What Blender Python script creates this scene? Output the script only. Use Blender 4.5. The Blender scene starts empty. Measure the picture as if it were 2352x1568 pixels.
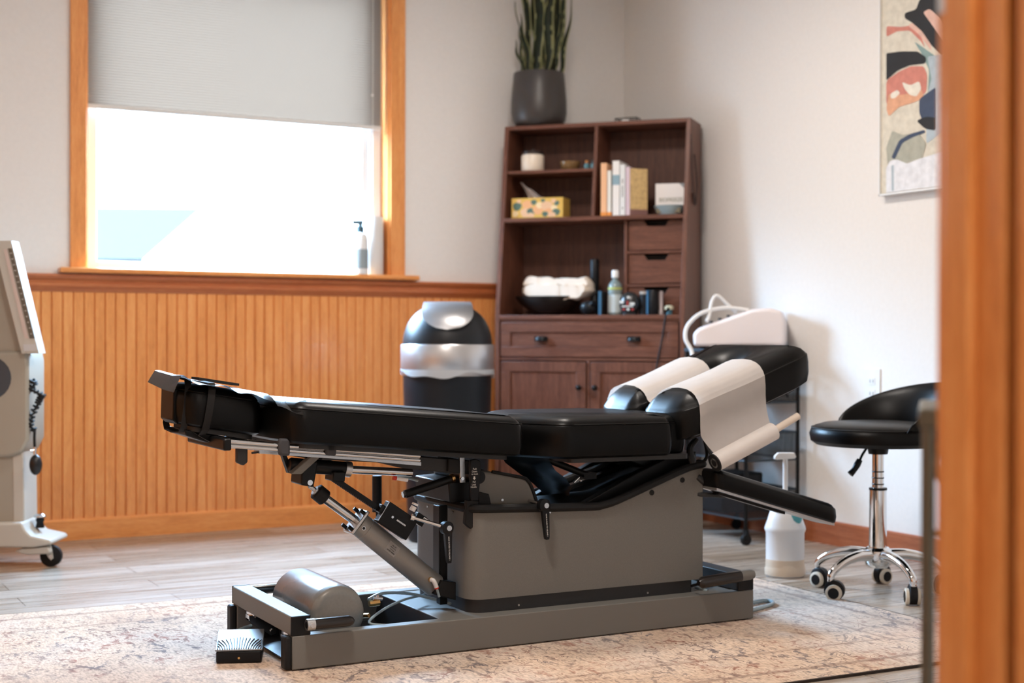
import bpy, bmesh, math, random
from mathutils import Vector, Matrix
random.seed(7)
C = bpy.context.scene.collection
S = bpy.context.scene
R = math.radians

# ------------------------------------------------------------------ camera
A = R(61.6)                      # heading of the camera in the room frame (x runs along the window wall)
PITCH, ROLL, CAMH, FPX = R(.18), R(.12), .82, 3267.0
cam_d = bpy.data.cameras.new('camera'); cam = bpy.data.objects.new('camera', cam_d); C.objects.link(cam)
cam_d.sensor_width = 36; cam_d.lens = 36 * FPX / 2352
cam_d.clip_start = .05
fwd = Vector((math.cos(A) * math.cos(PITCH), math.sin(A) * math.cos(PITCH), -math.sin(PITCH)))
rgt = Vector((math.sin(A), -math.cos(A), 0))
upv = rgt.cross(fwd)
r2 = rgt * math.cos(ROLL) - upv * -math.sin(ROLL) * -1
r2 = rgt * math.cos(ROLL) + upv * math.sin(ROLL)
u2 = upv * math.cos(ROLL) - rgt * math.sin(ROLL)
cam.matrix_world = Matrix(((r2.x, u2.x, -fwd.x, 0), (r2.y, u2.y, -fwd.y, 0), (r2.z, u2.z, -fwd.z, CAMH), (0, 0, 0, 1)))
cam_d.dof.use_dof = True; cam_d.dof.focus_distance = 3.65; cam_d.dof.aperture_fstop = 2.6
S.camera = cam
S.view_settings.view_transform = 'Standard'; S.view_settings.look = 'None'
S.view_settings.gamma = 1; S.view_settings.use_curve_mapping = False
S.view_settings.exposure = 0.14
S.cycles.use_denoising = True
S.cycles.max_bounces = 10; S.cycles.diffuse_bounces = 6; S.cycles.glossy_bounces = 4
S.cycles.transparent_max_bounces = 12; S.cycles.sample_clamp_indirect = 8
# ------------------------------------------------------------------ world (overcast snow-bright daylight)
W = bpy.data.worlds.new('sky'); S.world = W; W.use_nodes = True
bg = W.node_tree.nodes['Background']; bg.inputs[1].default_value = 25.0
_n = W.node_tree.nodes; _l = W.node_tree.links
_t = _n.new('ShaderNodeTexCoord'); _s = _n.new('ShaderNodeSeparateXYZ'); _r = _n.new('ShaderNodeValToRGB')
_l.new(_t.outputs['Generated'], _s.inputs[0]); _l.new(_s.outputs[2], _r.inputs[0]); _l.new(_r.outputs[0], bg.inputs[0])
_e = _r.color_ramp.elements; _e[0].position = 0.0; _e[0].color = (.20, .28, .37, 1); _e[1].position = .42; _e[1].color = (2.2, 3.4, 5.1, 1)
_m = _e.new(.15); _m.color = (.46, .63, .82, 1)

def area(name, loc, aim, sx, sy, power, col, portal=False, spread=180):
    l = bpy.data.lights.new(name, 'AREA'); l.shape = 'RECTANGLE'; l.size = sx; l.size_y = sy
    l.energy = power; l.color = col; l.spread = R(spread)
    if portal: l.cycles.is_portal = True
    o = bpy.data.objects.new(name, l); C.objects.link(o); o.location = loc
    o.rotation_euler = Vector(aim).to_track_quat('-Z', 'Y').to_euler()
    return o
WX, WY = 3.8, 5.88               # right wall plane, window wall plane
LX = -.55                        # left wall plane
NY = 1.1                         # near (doorway) wall, room face
CH = 2.6
area('window_portal', (1.88, WY + .16, 1.75), (0, -1, 0), 1.4, 1.3, 1, (1, 1, 1), True)

# ------------------------------------------------------------------ frames
class Frame:
    def __init__(s, o, ang):
        s.o = Vector(o); s.ang = ang
        s.e1 = Vector((math.cos(ang), math.sin(ang), 0)); s.e2 = Vector((-math.sin(ang), math.cos(ang), 0))
    def w(s, p): return s.o + s.e1 * p[0] + s.e2 * p[1] + Vector((0, 0, p[2]))
    def loc(s, q):
        d = Vector(q) - s.o; return Vector((d.dot(s.e1), d.dot(s.e2), d.z))
    def pix(s, px, py, v=None, u=None, z=None):
        """local point seen at photo pixel on the plane v=, u= or z= of this frame"""
        r = fwd * 1.0 + r2 * ((px - 1176) / FPX) - u2 * ((py - 784) / FPX)
        c = Vector((0, 0, CAMH)); d = c - s.o
        if v is not None: t = (v - d.dot(s.e2)) / r.dot(s.e2)
        elif u is not None: t = (u - d.dot(s.e1)) / r.dot(s.e1)
        else: t = (z - CAMH - 0) / r.z if s.o.z == 0 else (z + s.o.z - CAMH) / r.z
        return s.loc(c + r * t)
ROOM = Frame((0, 0, 0), 0)
TAB = Frame((1.1677, 3.2886, 0), R(-.4))          # treatment table: x along its length, y across, away from the camera
BO = Vector((3.53, 4.985, 0))
_phi = A + R(70.7)
BOOK = Frame(BO + Vector((math.cos(_phi), math.sin(_phi), 0)) * .858, _phi - math.pi)   # hutch: x to its right, y into it
CAMF = A - R(90)                                   # angle of the camera's right-hand direction

# ------------------------------------------------------------------ materials
def mat(name, col=(.5, .5, .5), rough=.5, metal=0, spec=.5, coat=0, trans=0, alpha=1, ior=1.45, emit=None, es=0, sheen=0):
    m = bpy.data.materials.new(name); m.use_nodes = True
    b = m.node_tree.nodes['Principled BSDF']
    b.inputs['Base Color'].default_value = (*col, 1); b.inputs['Roughness'].default_value = rough
    b.inputs['Metallic'].default_value = metal; b.inputs['Specular IOR Level'].default_value = spec
    b.inputs['Coat Weight'].default_value = coat; b.inputs['Transmission Weight'].default_value = trans
    b.inputs['Alpha'].default_value = alpha; b.inputs['IOR'].default_value = ior
    b.inputs['Sheen Weight'].default_value = sheen
    if emit: b.inputs['Emission Color'].default_value = (*emit, 1); b.inputs['Emission Strength'].default_value = es
    return m
def N(m, t, **k):
    n = m.node_tree.nodes.new(t)
    for a, v in k.items(): setattr(n, a, v)
    return n
def L(m, a, ao, b, bi): m.node_tree.links.new(a.outputs[ao], b.inputs[bi])
def coords(m, scale=(1, 1, 1), kind='Object', rot=(0, 0, 0)):
    t = N(m, 'ShaderNodeTexCoord'); mp = N(m, 'ShaderNodeMapping')
    mp.inputs['Scale'].default_value = scale; mp.inputs['Rotation'].default_value = rot
    L(m, t, kind, mp, 0); return mp
def ramp(m, stops):
    r = N(m, 'ShaderNodeValToRGB'); e = r.color_ramp.elements
    while len(e) < len(stops): e.new(.5)
    for i, (p, c) in enumerate(stops): e[i].position = p; e[i].color = (*c, 1)
    return r
def speckle(m, col, amt=.12, scale=900, bump=.05, bscale=None, kind='Object'):
    """fine tone variation and bump on an existing principled material"""
    b = m.node_tree.nodes['Principled BSDF']; c = coords(m, kind=kind)
    n = N(m, 'ShaderNodeTexNoise'); n.inputs['Scale'].default_value = scale; n.inputs['Detail'].default_value = 3
    L(m, c, 0, n, 'Vector')
    r = ramp(m, [(.3, tuple(x * (1 - amt) for x in col)), (.7, tuple(min(1, x * (1 + amt)) for x in col))])
    L(m, n, 0, r, 0); L(m, r, 0, b, 'Base Color')
    if bump:
        n2 = n
        if bscale:
            n2 = N(m, 'ShaderNodeTexNoise'); n2.inputs['Scale'].default_value = bscale; L(m, c, 0, n2, 'Vector')
        bp = N(m, 'ShaderNodeBump'); bp.inputs['Strength'].default_value = bump; bp.inputs['Distance'].default_value = .002
        L(m, n2, 0, bp, 'Height'); L(m, bp, 0, b, 'Normal')
    return m
def wood(name, c1, c2, c3, stretch=(1, 1, 1), rough=.4, bump=.15, coat=0, seed=0.0, kind='Object'):
    m = mat(name, c2, rough, coat=coat); b = m.node_tree.nodes['Principled BSDF']
    c = coords(m, stretch, kind)
    c.inputs['Location'].default_value = (seed, seed * 1.7, seed * .6)
    n1 = N(m, 'ShaderNodeTexNoise'); n1.inputs['Scale'].default_value = 3; n1.inputs['Detail'].default_value = 6
    n1.inputs['Roughness'].default_value = .65; n1.inputs['Distortion'].default_value = .6; L(m, c, 0, n1, 'Vector')
    n2 = N(m, 'ShaderNodeTexNoise'); n2.inputs['Scale'].default_value = 26; n2.inputs['Detail'].default_value = 4; L(m, c, 0, n2, 'Vector')
    mx = N(m, 'ShaderNodeMix', data_type='FLOAT'); mx.inputs[0].default_value = .4
    L(m, n1, 0, mx, 2); L(m, n2, 0, mx, 3)
    r = ramp(m, [(.32, c1), (.5, c2), (.68, c3)]); L(m, mx, 0, r, 0); L(m, r, 0, b, 'Base Color')
    bp = N(m, 'ShaderNodeBump'); bp.inputs['Strength'].default_value = bump; bp.inputs['Distance'].default_value = .001
    L(m, n2, 0, bp, 'Height'); L(m, bp, 0, b, 'Normal')
    return m
M = {}
M['wall'] = speckle(mat('wall_paint', (.80, .75, .69), .75, spec=.3), (.80, .775, .745), .015, 60, .12, 260)
M['ceil'] = mat('ceiling_paint', (.85, .83, .8), .9)
OAK = ((.58, .205, .052), (.76, .30, .085), (.86, .41, .145))
M['oak_v'] = wood('oak_upright', *OAK, stretch=(14, 14, 1.2), rough=.33, coat=.15)
M['oak_h'] = wood('oak_lengthwise', *OAK, stretch=(1.2, 14, 14), rough=.33, coat=.15)
M['oak_y'] = wood('oak_crosswise', *OAK, stretch=(14, 1.2, 14), rough=.33, coat=.15)
M['rail_h'] = wood('stained_rail', (.33, .085, .028), (.45, .13, .042), (.55, .19, .065), stretch=(1.2, 20, 20), rough=.33, coat=.15)
M['base_y'] = wood('stained_baseboard', (.26, .075, .03), (.36, .11, .045), (.44, .15, .065), stretch=(20, 1.2, 20), rough=.4, coat=.1)
WAL = ((.066, .020, .011), (.128, .045, .025), (.20, .078, .045))
M['wal_v'] = wood('walnut_upright', *WAL, stretch=(18, 18, 1.6), rough=.42)
M['wal_h'] = wood('walnut_lengthwise', *WAL, stretch=(1.6, 18, 18), rough=.42, seed=3)
M['wal_back'] = wood('walnut_back', (.045, .015, .009), (.085, .031, .018), (.13, .052, .030), stretch=(22, 22, 1.3), rough=.55, seed=5)
M['vinyl'] = mat('white_vinyl', (.82, .83, .84), .35)
def thin_glass():
    m = bpy.data.materials.new('window_glass'); m.use_nodes = True; m.node_tree.nodes.clear()
    o = N(m, 'ShaderNodeOutputMaterial'); t = N(m, 'ShaderNodeBsdfTransparent'); g = N(m, 'ShaderNodeBsdfGlossy'); x = N(m, 'ShaderNodeMixShader')
    t.inputs[0].default_value = (.93, .96, .95, 1); g.inputs['Roughness'].default_value = .02; x.inputs[0].default_value = .05
    L(m, t, 0, x, 1); L(m, g, 0, x, 2); L(m, x, 0, o, 0); return m
M['glass'] = thin_glass()
M['black'] = speckle(mat('black_plastic', (.005, .005, .006), .4, spec=.28), (.005, .005, .006), .1, 500, .03)
M['blackm'] = mat('black_metal', (.006, .006, .0065), .34, spec=.25)
M['rubber'] = mat('black_rubber', (.007, .007, .0075), .6, spec=.35)
M['grip'] = mat('grip_foam', (.01, .007, .006), .3, coat=.3)
M['leather'] = speckle(mat('black_leatherette', (.0025, .0024, .0024), .35, spec=.2), (.0025, .0024, .0024), .08, 300, .10, 420)
M['seam'] = mat('seam_thread', (.008, .008, .008), .7)
M['grey'] = speckle(mat('grey_powder_coat', (.165, .160, .146), .56, spec=.35), (.165, .160, .146), .16, 1300, .10)
M['greyd'] = speckle(mat('charcoal_powder_coat', (.020, .020, .021), .5), (.020, .020, .021), .15, 1300, .08)
M['bluegrey'] = mat('dark_pan', (.02, .021, .025), .35)
M['alu'] = speckle(mat('brushed_aluminium', (.55, .56, .57), .35, metal=1), (.55, .56, .57), .06, 200, .02)
M['steel'] = mat('polished_steel', (.62, .62, .62), .16, metal=1)
M['chrome'] = mat('chrome', (.78, .78, .78), .07, metal=1)
M['tank'] = speckle(mat('silver_paint', (.22, .215, .20), .26, metal=.4), (.22, .215, .20), .05, 150, .01)
M['cyl'] = speckle(mat('anodised_aluminium', (.30, .295, .28), .42, metal=.25), (.30, .295, .28), .06, 900, .02)
M['brass'] = mat('brass', (.6, .36, .14), .25, metal=1)
M['white'] = mat('white_plastic', (.8, .8, .79), .35)
M['red'] = mat('red_plastic', (.6, .04, .02), .4)
M['hose'] = mat('clear_hose', (.33, .42, .45), .18, spec=.8)
M['paper'] = speckle(mat('white_paper', (.83, .79, .76), .85, spec=.2), (.83, .79, .76), .02, 30, .05)
_p = M['paper'].node_tree; _o = _p.nodes['Material Output']; _x = _p.nodes.new('ShaderNodeMixShader'); _tr = _p.nodes.new('ShaderNodeBsdfTranslucent')
_tr.inputs[0].default_value = (.86, .80, .74, 1); _x.inputs[0].default_value = .12; _p.links.new(_p.nodes['Principled BSDF'].outputs[0], _x.inputs[1]); _p.links.new(_tr.outputs[0], _x.inputs[2]); _p.links.new(_x.outputs[0], _o.inputs[0])
M['papertube'] = mat('paper_tube', (.80, .70, .60), .8)
M['print'] = mat('white_print', (.75, .75, .72), .6)
M['teal'] = mat('teal_label', (.10, .40, .45), .5)
M['cream'] = mat('cream_cloth', (.80, .68, .56), .8)
M['medgrey'] = speckle(mat('warm_grey_casing', (.36, .335, .28), .45), (.36, .335, .28), .03, 400, .02)
M['medwhite'] = mat('light_casing', (.52, .50, .45), .4)
M['silver'] = mat('silver_lid', (.55, .55, .56), .33, metal=.85)
M['pinkwhite'] = mat('off_white_casing', (.78, .72, .72), .45)
def floor_mat():
    m = mat('laminate_planks', (.3, .25, .2), .3, spec=.5); b = m.node_tree.nodes['Principled BSDF']
    c = coords(m)
    br = N(m, 'ShaderNodeTexBrick'); br.inputs['Scale'].default_value = 1; br.inputs['Brick Width'].default_value = 1.2
    br.inputs['Row Height'].default_value = .15; br.inputs['Mortar Size'].default_value = .0015; br.offset = .37
    br.inputs['Color1'].default_value = (.30, .25, .20, 1); br.inputs['Color2'].default_value = (.46, .41, .36, 1)
    br.inputs['Mortar'].default_value = (.10, .075, .055, 1); L(m, c, 0, br, 'Vector')
    c2 = coords(m, (1.1, 16, 1)); n = N(m, 'ShaderNodeTexNoise'); n.inputs['Scale'].default_value = 2.2; n.inputs['Detail'].default_value = 7
    n.inputs['Distortion'].default_value = .8; L(m, c2, 0, n, 'Vector')
    r = ramp(m, [(.3, (.66, .60, .54)), (.55, (1, .98, .96)), (.75, (1.2, 1.2, 1.19))]); L(m, n, 0, r, 0)
    mx = N(m, 'ShaderNodeMix', data_type='RGBA', blend_type='MULTIPLY'); mx.inputs[0].default_value = 1
    L(m, br, 0, mx, 6); L(m, r, 0, mx, 7); L(m, mx, 2, b, 'Base Color')
    rr = N(m, 'ShaderNodeMapRange'); rr.inputs['To Min'].default_value = .2; rr.inputs['To Max'].default_value = .36
    L(m, n, 0, rr, 0); L(m, rr, 0, b, 'Roughness')
    bp = N(m, 'ShaderNodeBump'); bp.inputs['Strength'].default_value = .12; bp.inputs['Distance'].default_value = .001
    L(m, n, 0, bp, 'Height'); L(m, bp, 0, b, 'Normal'); return m
M['floor'] = floor_mat()
def rug_mat():
    m = mat('woven_rug', (.5, .4, .33), .95, spec=.1, sheen=.2); b = m.node_tree.nodes['Principled BSDF']
    c = coords(m)
    def mix(a, bb, fac, mode='MIX', f=None):
        x = N(m, 'ShaderNodeMix', data_type='RGBA', blend_type=mode)
        if f is not None: x.inputs[0].default_value = f
        else: L(m, fac, 0, x, 0)
        for s, i in ((a, 6), (bb, 7)):
            if len(s) == 3: x.inputs[i].default_value = (*s, 1)
            else: L(m, s[0], s[1], x, i)
        return x
    nb = N(m, 'ShaderNodeTexNoise'); nb.inputs['Scale'].default_value = 2.3; nb.inputs['Detail'].default_value = 5; L(m, c, 0, nb, 'Vector')
    rb = ramp(m, [(.35, (.54, .385, .28)), (.5, (.62, .475, .36)), (.66, (.58, .485, .41))]); L(m, nb, 0, rb, 0)
    # worn motif outlines: distorted cell edges and lattice
    nd = N(m, 'ShaderNodeTexNoise'); nd.inputs['Scale'].default_value = 14; nd.inputs['Detail'].default_value = 3; L(m, c, 0, nd, 'Vector')
    ad = N(m, 'ShaderNodeMix', data_type='RGBA', blend_type='LINEAR_LIGHT'); ad.inputs[0].default_value = .035; L(m, c, 0, ad, 6); L(m, nd, 1, ad, 7)
    v = N(m, 'ShaderNodeTexVoronoi', feature='DISTANCE_TO_EDGE'); v.inputs['Scale'].default_value = 17; L(m, ad, 2, v, 'Vector')
    rv = ramp(m, [(.0, (1, 1, 1)), (.05, (1, 1, 1)), (.09, (0, 0, 0))]); L(m, v, 0, rv, 0)
    v2 = N(m, 'ShaderNodeTexVoronoi', feature='F1', distance='MANHATTAN'); v2.inputs['Scale'].default_value = 9; v2.inputs['Randomness'].default_value = .25; L(m, ad, 2, v2, 'Vector')
    w2 = N(m, 'ShaderNodeMath', operation='SINE'); ml = N(m, 'ShaderNodeMath', operation='MULTIPLY'); ml.inputs[1].default_value = 34
    L(m, v2, 0, ml, 0); L(m, ml, 0, w2, 0)
    rw = ramp(m, [(.72, (0, 0, 0)), (.86, (1, 1, 1))]); L(m, w2, 0, rw, 0)
    mxx = N(m, 'ShaderNodeMath', operation='MAXIMUM'); L(m, rv, 0, mxx, 0); L(m, rw, 0, mxx, 1)
    # wear breaks the lines up
    nw = N(m, 'ShaderNodeTexNoise'); nw.inputs['Scale'].default_value = 42; nw.inputs['Detail'].default_value = 6; nw.inputs['Roughness'].default_value = .7
    cs = coords(m, (1, .38, 1), rot=(0, 0, .5)); L(m, cs, 0, nw, 'Vector')
    rwn = ramp(m, [(.46, (0, 0, 0)), (.56, (1, 1, 1))]); L(m, nw, 0, rwn, 0)
    nl = N(m, 'ShaderNodeTexNoise'); nl.inputs['Scale'].default_value = 1.7; L(m, c, 0, nl, 'Vector')
    rl = ramp(m, [(.35, (.35, .35, .35)), (.6, (1, 1, 1))]); L(m, nl, 0, rl, 0)
    m1 = N(m, 'ShaderNodeMath', operation='MULTIPLY'); L(m, mxx, 0, m1, 0); L(m, rwn, 0, m1, 1)
    m2 = N(m, 'ShaderNodeMath', operation='MULTIPLY'); L(m, m1, 0, m2, 0); L(m, rl, 0, m2, 1)
    m3 = N(m, 'ShaderNodeMath', operation='MULTIPLY'); L(m, m2, 0, m3, 0); m3.inputs[1].default_value = .85
    nc = N(m, 'ShaderNodeTexNoise'); nc.inputs['Scale'].default_value = 5; L(m, c, 0, nc, 'Vector')
    rc = ramp(m, [(.42, (.10, .085, .10)), (.5, (.16, .10, .085)), (.6, (.26, .09, .055))]); L(m, nc, 0, rc, 0)
    x1 = mix((rb, 0), (rc, 0), m3)
    # border bands along the edges (object coordinates, rug half sizes 1.56 x .84)
    sx = N(m, 'ShaderNodeSeparateXYZ'); L(m, c, 0, sx, 0)
    def edge(out, half):
        a = N(m, 'ShaderNodeMath', operation='ABSOLUTE'); L(m, sx, out, a, 0)
        s = N(m, 'ShaderNodeMath', operation='SUBTRACT'); s.inputs[0].default_value = half; L(m, a, 0, s, 1); return s
    e = N(m, 'ShaderNodeMath', operation='MINIMUM'); L(m, edge(0, 1.56), 0, e, 0); L(m, edge(1, .84), 0, e, 1)
    re = ramp(m, [(.0, (0, 0, 0)), (.075, (0, 0, 0)), (.085, (1, 1, 1)), (.095, (1, 1, 1)), (.105, (0, 0, 0)), (.26, (0, 0, 0)), (.27, (1, 1, 1)), (.285, (0, 0, 0))])
    L(m, e, 0, re, 0)
    m4 = N(m, 'ShaderNodeMath', operation='MULTIPLY'); L(m, re, 0, m4, 0); m4.inputs[1].default_value = .55
    x2 = mix((x1, 2), (.20, .12, .09), m4)
    nf = N(m, 'ShaderNodeTexNoise'); nf.inputs['Scale'].default_value = 160; nf.inputs['Detail'].default_value = 3
    cf = coords(m, (1, .3, 1)); L(m, cf, 0, nf, 'Vector')
    rf = ramp(m, [(.3, (.72, .70, .68)), (.6, (1.12, 1.12, 1.12))]); L(m, nf, 0, rf, 0)
    x3 = mix((x2, 2), (rf, 0), None, 'MULTIPLY', 1)
    L(m, x3, 2, b, 'Base Color')
    bp = N(m, 'ShaderNodeBump'); bp.inputs['Strength'].default_value = .3; bp.inputs['Distance'].default_value = .001
    L(m, nf, 0, bp, 'Height'); L(m, bp, 0, b, 'Normal'); return m
M['rug'] = rug_mat()
def shade_mat():
    m = bpy.data.materials.new('cellular_shade_fabric'); m.use_nodes = True; nt = m.node_tree; nt.nodes.clear()
    o = N(m, 'ShaderNodeOutputMaterial'); d = N(m, 'ShaderNodeBsdfDiffuse'); t = N(m, 'ShaderNodeBsdfTranslucent'); x = N(m, 'ShaderNodeMixShader')
    d.inputs[0].default_value = (.62, .60, .57, 1); t.inputs[0].default_value = (.066, .041, .028, 1); x.inputs[0].default_value = .5
    L(m, d, 0, x, 1); L(m, t, 0, x, 2); L(m, x, 0, o, 0); return m
M['shade'] = shade_mat()

# ------------------------------------------------------------------ mesh builder
class MB:
    def __init__(s): s.bm = bmesh.new(); s.mats = [None]; s.cur = 0
    def use(s, m):
        m = M[m] if isinstance(m, str) else m
        if m not in s.mats: s.mats.append(m)
        s.cur = s.mats.index(m); return s
    def face(s, vs):
        try: f = s.bm.faces.new(vs); f.material_index = s.cur; return f
        except ValueError: return None
    def box(s, x0, x1, y0, y1, z0, z1, mtx=None):
        return s.prism([(x0, y0), (x1, y0), (x1, y1), (x0, y1)], 'z', z0, z1, mtx)
    def prism(s, poly, axis, a0, a1, mtx=None):
        def P3(p, a):
            v = Vector({'z': (p[0], p[1], a), 'y': (p[0], a, p[1]), 'x': (a, p[0], p[1])}[axis])
            return mtx @ v if mtx else v
        b = [s.bm.verts.new(P3(p, a0)) for p in poly]; t = [s.bm.verts.new(P3(p, a1)) for p in poly]
        n = len(poly); s.face(b[::-1]); s.face(t)
        for i in range(n): s.face([b[i], b[(i + 1) % n], t[(i + 1) % n], t[i]])
        return s
    def rings(s, rings, cap=True, closed=True):
        R_ = [[s.bm.verts.new(Vector(p)) for p in r] for r in rings]
        for a, b in zip(R_, R_[1:]):
            n = len(a)
            for i in range(n if closed else n - 1): s.face([a[i], a[(i + 1) % n], b[(i + 1) % n], b[i]])
        if cap: s.face(R_[0][::-1]); s.face(R_[-1])
        return s
    def cyl(s, p0, p1, r0, r1=None, n=24, cap=True):
        p0, p1 = Vector(p0), Vector(p1); r1 = r0 if r1 is None else r1
        return s.tube([p0, p1], [r0, r1], n, False, cap)
    def tube(s, pts, r, n=10, smooth=True, cap=True):
        pts = [Vector(p) for p in pts]
        rr = list(r) if isinstance(r, (list, tuple)) else [r] * len(pts)
        if smooth and len(pts) > 2:
            q, qr = [], []
            for i in range(len(pts) - 1):
                a = pts[max(i - 1, 0)]; b = pts[i]; c = pts[i + 1]; d = pts[min(i + 2, len(pts) - 1)]
                for k in range(6):
                    t = k / 6; q.append(.5 * ((2 * b) + (c - a) * t + (2 * a - 5 * b + 4 * c - d) * t * t + (3 * b - a - 3 * c + d) * t ** 3)); qr.append(rr[i] + (rr[i + 1] - rr[i]) * t)
            q.append(pts[-1]); qr.append(rr[-1]); pts, rr = q, qr
        T = [(pts[min(i + 1, len(pts) - 1)] - pts[max(i - 1, 0)]).normalized() for i in range(len(pts))]
        ref = Vector((0, 0, 1)) if abs(T[0].z) < .9 else Vector((1, 0, 0))
        u = T[0].cross(ref).normalized(); rg = []
        for p, t, r_ in zip(pts, T, rr):
            u = (u - t * u.dot(t)).normalized(); w = t.cross(u)
            rg.append([p + (u * math.cos(2 * math.pi * k / n) + w * math.sin(2 * math.pi * k / n)) * r_ for k in range(n)])
        return s.rings(rg, cap)
    def lathe(s, prof, c=(0, 0, 0), n=40, cap=True, sx=1, sy=1):
        rg = [[(c[0] + max(r, 1e-5) * sx * math.cos(2 * math.pi * k / n), c[1] + max(r, 1e-5) * sy * math.sin(2 * math.pi * k / n), c[2] + z) for k in range(n)] for r, z in prof]
        return s.rings(rg, cap)
    def ball(s, c, r, n=16, sc=(1, 1, 1)):
        rg = []
        for i in range(n // 2 + 1):
            a = math.pi * i / (n // 2); q = max(math.sin(a), 1e-4)
            rg.append([(c[0] + r * sc[0] * q * math.cos(2 * math.pi * k / n), c[1] + r * sc[1] * q * math.sin(2 * math.pi * k / n), c[2] - r * sc[2] * math.cos(a)) for k in range(n)])
        return s.rings(rg)
    def grid(s, f, nu, nv, thick=0):
        g = [[s.bm.verts.new(Vector(f(i / nu, j / nv))) for j in range(nv + 1)] for i in range(nu + 1)]
        fs = []
        for i in range(nu):
            for j in range(nv): fs.append(s.face([g[i][j], g[i + 1][j], g[i + 1][j + 1], g[i][j + 1]]))
        if thick: bmesh.ops.solidify(s.bm, geom=[x for x in fs if x], thickness=thick)
        return s
    def pad(s, outline, prof, zf):
        """cushion: closed plan outline, (inset, height) rings, sloping base height zf(u)"""
        pts = [Vector((p[0], p[1])) for p in outline]; n = len(pts)
        ar = sum(pts[i].x * pts[(i + 1) % n].y - pts[(i + 1) % n].x * pts[i].y for i in range(n))
        if ar < 0: pts.reverse()
        nm = []
        for i in range(n):
            a = (pts[i] - pts[i - 1]).normalized(); b = (pts[(i + 1) % n] - pts[i]).normalized()
            t = a + b; t = t.normalized() if t.length > 1e-6 else a
            k = 1 / max(.6, (t.dot(a))); nm.append(Vector((-t.y, t.x)) * k)
        rg = []
        for ins, h in prof:
            rg.append([((pts[i] + nm[i] * ins).x, (pts[i] + nm[i] * ins).y, zf((pts[i] + nm[i] * ins).x) + h) for i in range(n)])
        return s.rings(rg)
    def obj(s, name, m=None, parent=None, frame=None, bevel=0, smooth=35, loc=None, ang=0, segs=2):
        if m is not None: s.mats[0] = M[m] if isinstance(m, str) else m
        elif s.mats[0] is None: s.mats[0] = s.mats[1]
        bmesh.ops.recalc_face_normals(s.bm, faces=s.bm.faces)
        for e in s.bm.edges:
            if len(e.link_faces) == 2 and e.calc_face_angle(0) > R(smooth): e.smooth = False
        for f in s.bm.faces: f.smooth = True
        me = bpy.data.meshes.new(name); s.bm.to_mesh(me); s.bm.free()
        for x in s.mats: me.materials.append(x)
        o = bpy.data.objects.new(name, me); C.objects.link(o)
        if parent: o.parent = parent
        if loc is not None: o.location = loc
        o.rotation_euler.z = ang
        if bevel:
            bv = o.modifiers.new('bevel', 'BEVEL'); bv.width = bevel; bv.segments = segs; bv.limit_method = 'ANGLE'; bv.angle_limit = R(40)
        return o
def tag(o, label=None, cat=None, group=None, kind=None):
    if label: o['label'] = label
    if cat: o['category'] = cat
    if group: o['group'] = group
    if kind: o['kind'] = kind
    return o
def thing(name, label, cat, loc, ang=0, group=None):
    o = bpy.data.objects.new(name, None); C.objects.link(o); o.location = loc; o.rotation_euler.z = ang; o.empty_display_size = .05
    return tag(o, label, cat, group)
def text(body, size, m, parent, loc, rot, name='lettering', ext=.0002, align='CENTER', sx=1):
    c = bpy.data.curves.new(name, 'FONT'); c.body = body; c.size = size; c.align_x = align; c.align_y = 'CENTER'; c.extrude = ext
    c.materials.append(M[m] if isinstance(m, str) else m)
    tmp = bpy.data.objects.new('tmp_text', c); C.objects.link(tmp); bpy.context.view_layer.update()
    me = bpy.data.meshes.new_from_object(tmp.evaluated_get(bpy.context.evaluated_depsgraph_get())); bpy.data.objects.remove(tmp)
    o = bpy.data.objects.new(name, me); C.objects.link(o); o.parent = parent; o.location = loc; o.rotation_euler = rot; o.scale = (sx, 1, 1); return o
def smooth_poly(poly, it=2, d=.02):
    """round the corners of a closed plan outline and resample"""
    p = [Vector(q) for q in poly]
    out = []
    n = len(p)
    for i in range(n):
        a, b, c = p[i - 1], p[i], p[(i + 1) % n]
        da, dc = (a - b), (c - b); k = min(d, da.length * .45, dc.length * .45)
        s_, e_ = b + da.normalized() * k, b + dc.normalized() * k
        for j in range(7):
            t = j / 6; out.append((1 - t) ** 2 * s_ + 2 * t * (1 - t) * b + t * t * e_)
    res = []
    for i in range(len(out)):
        a, b = out[i], out[(i + 1) % len(out)]; L_ = (b - a).length; k = max(1, int(L_ / .03))
        for j in range(k):
            q = a.lerp(b, j / k)
            if not res or (q - res[-1]).length > 1e-4: res.append(q)
    return [tuple(q) for q in res]
exec_parts = True
# ================================================================== THE ROOM
def struct(name, b, m, bevel=0, parent=None): 
    o = b.obj(name, m, parent, bevel=bevel)
    if not parent: o['kind'] = 'structure'
    return o
HN = NY - .12                                     # hall face of the doorway wall
b = MB(); b.box(LX - .2, WX + .2, -1.5, WY + .2, -.05, 0); struct('floor', b, 'floor')
b = MB(); b.box(LX - .2, WX + .2, -1.5, WY + .2, CH, CH + .1); struct('ceiling', b, 'ceil')
wx0, wx1, wz0, wz1 = 1.215, 2.555, 1.095, 2.46     # window opening
b = MB(); b.box(LX - .2, wx0, WY, WY + .16, 0, CH); b.box(wx1, WX + .2, WY, WY + .16, 0, CH)
b.box(wx0, wx1, WY, WY + .16, 0, wz0); b.box(wx0, wx1, WY, WY + .16, wz1, CH); struct('wall_back', b, 'wall')
b = MB(); b.box(WX, WX + .16, NY - .12, WY, 0, CH); struct('wall_right', b, 'wall')
b = MB(); b.box(LX - .16, LX, NY, WY, 0, CH); struct('wall_left', b, 'wall')
dx0, dx1 = .02, 1.125                              # doorway opening
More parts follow.
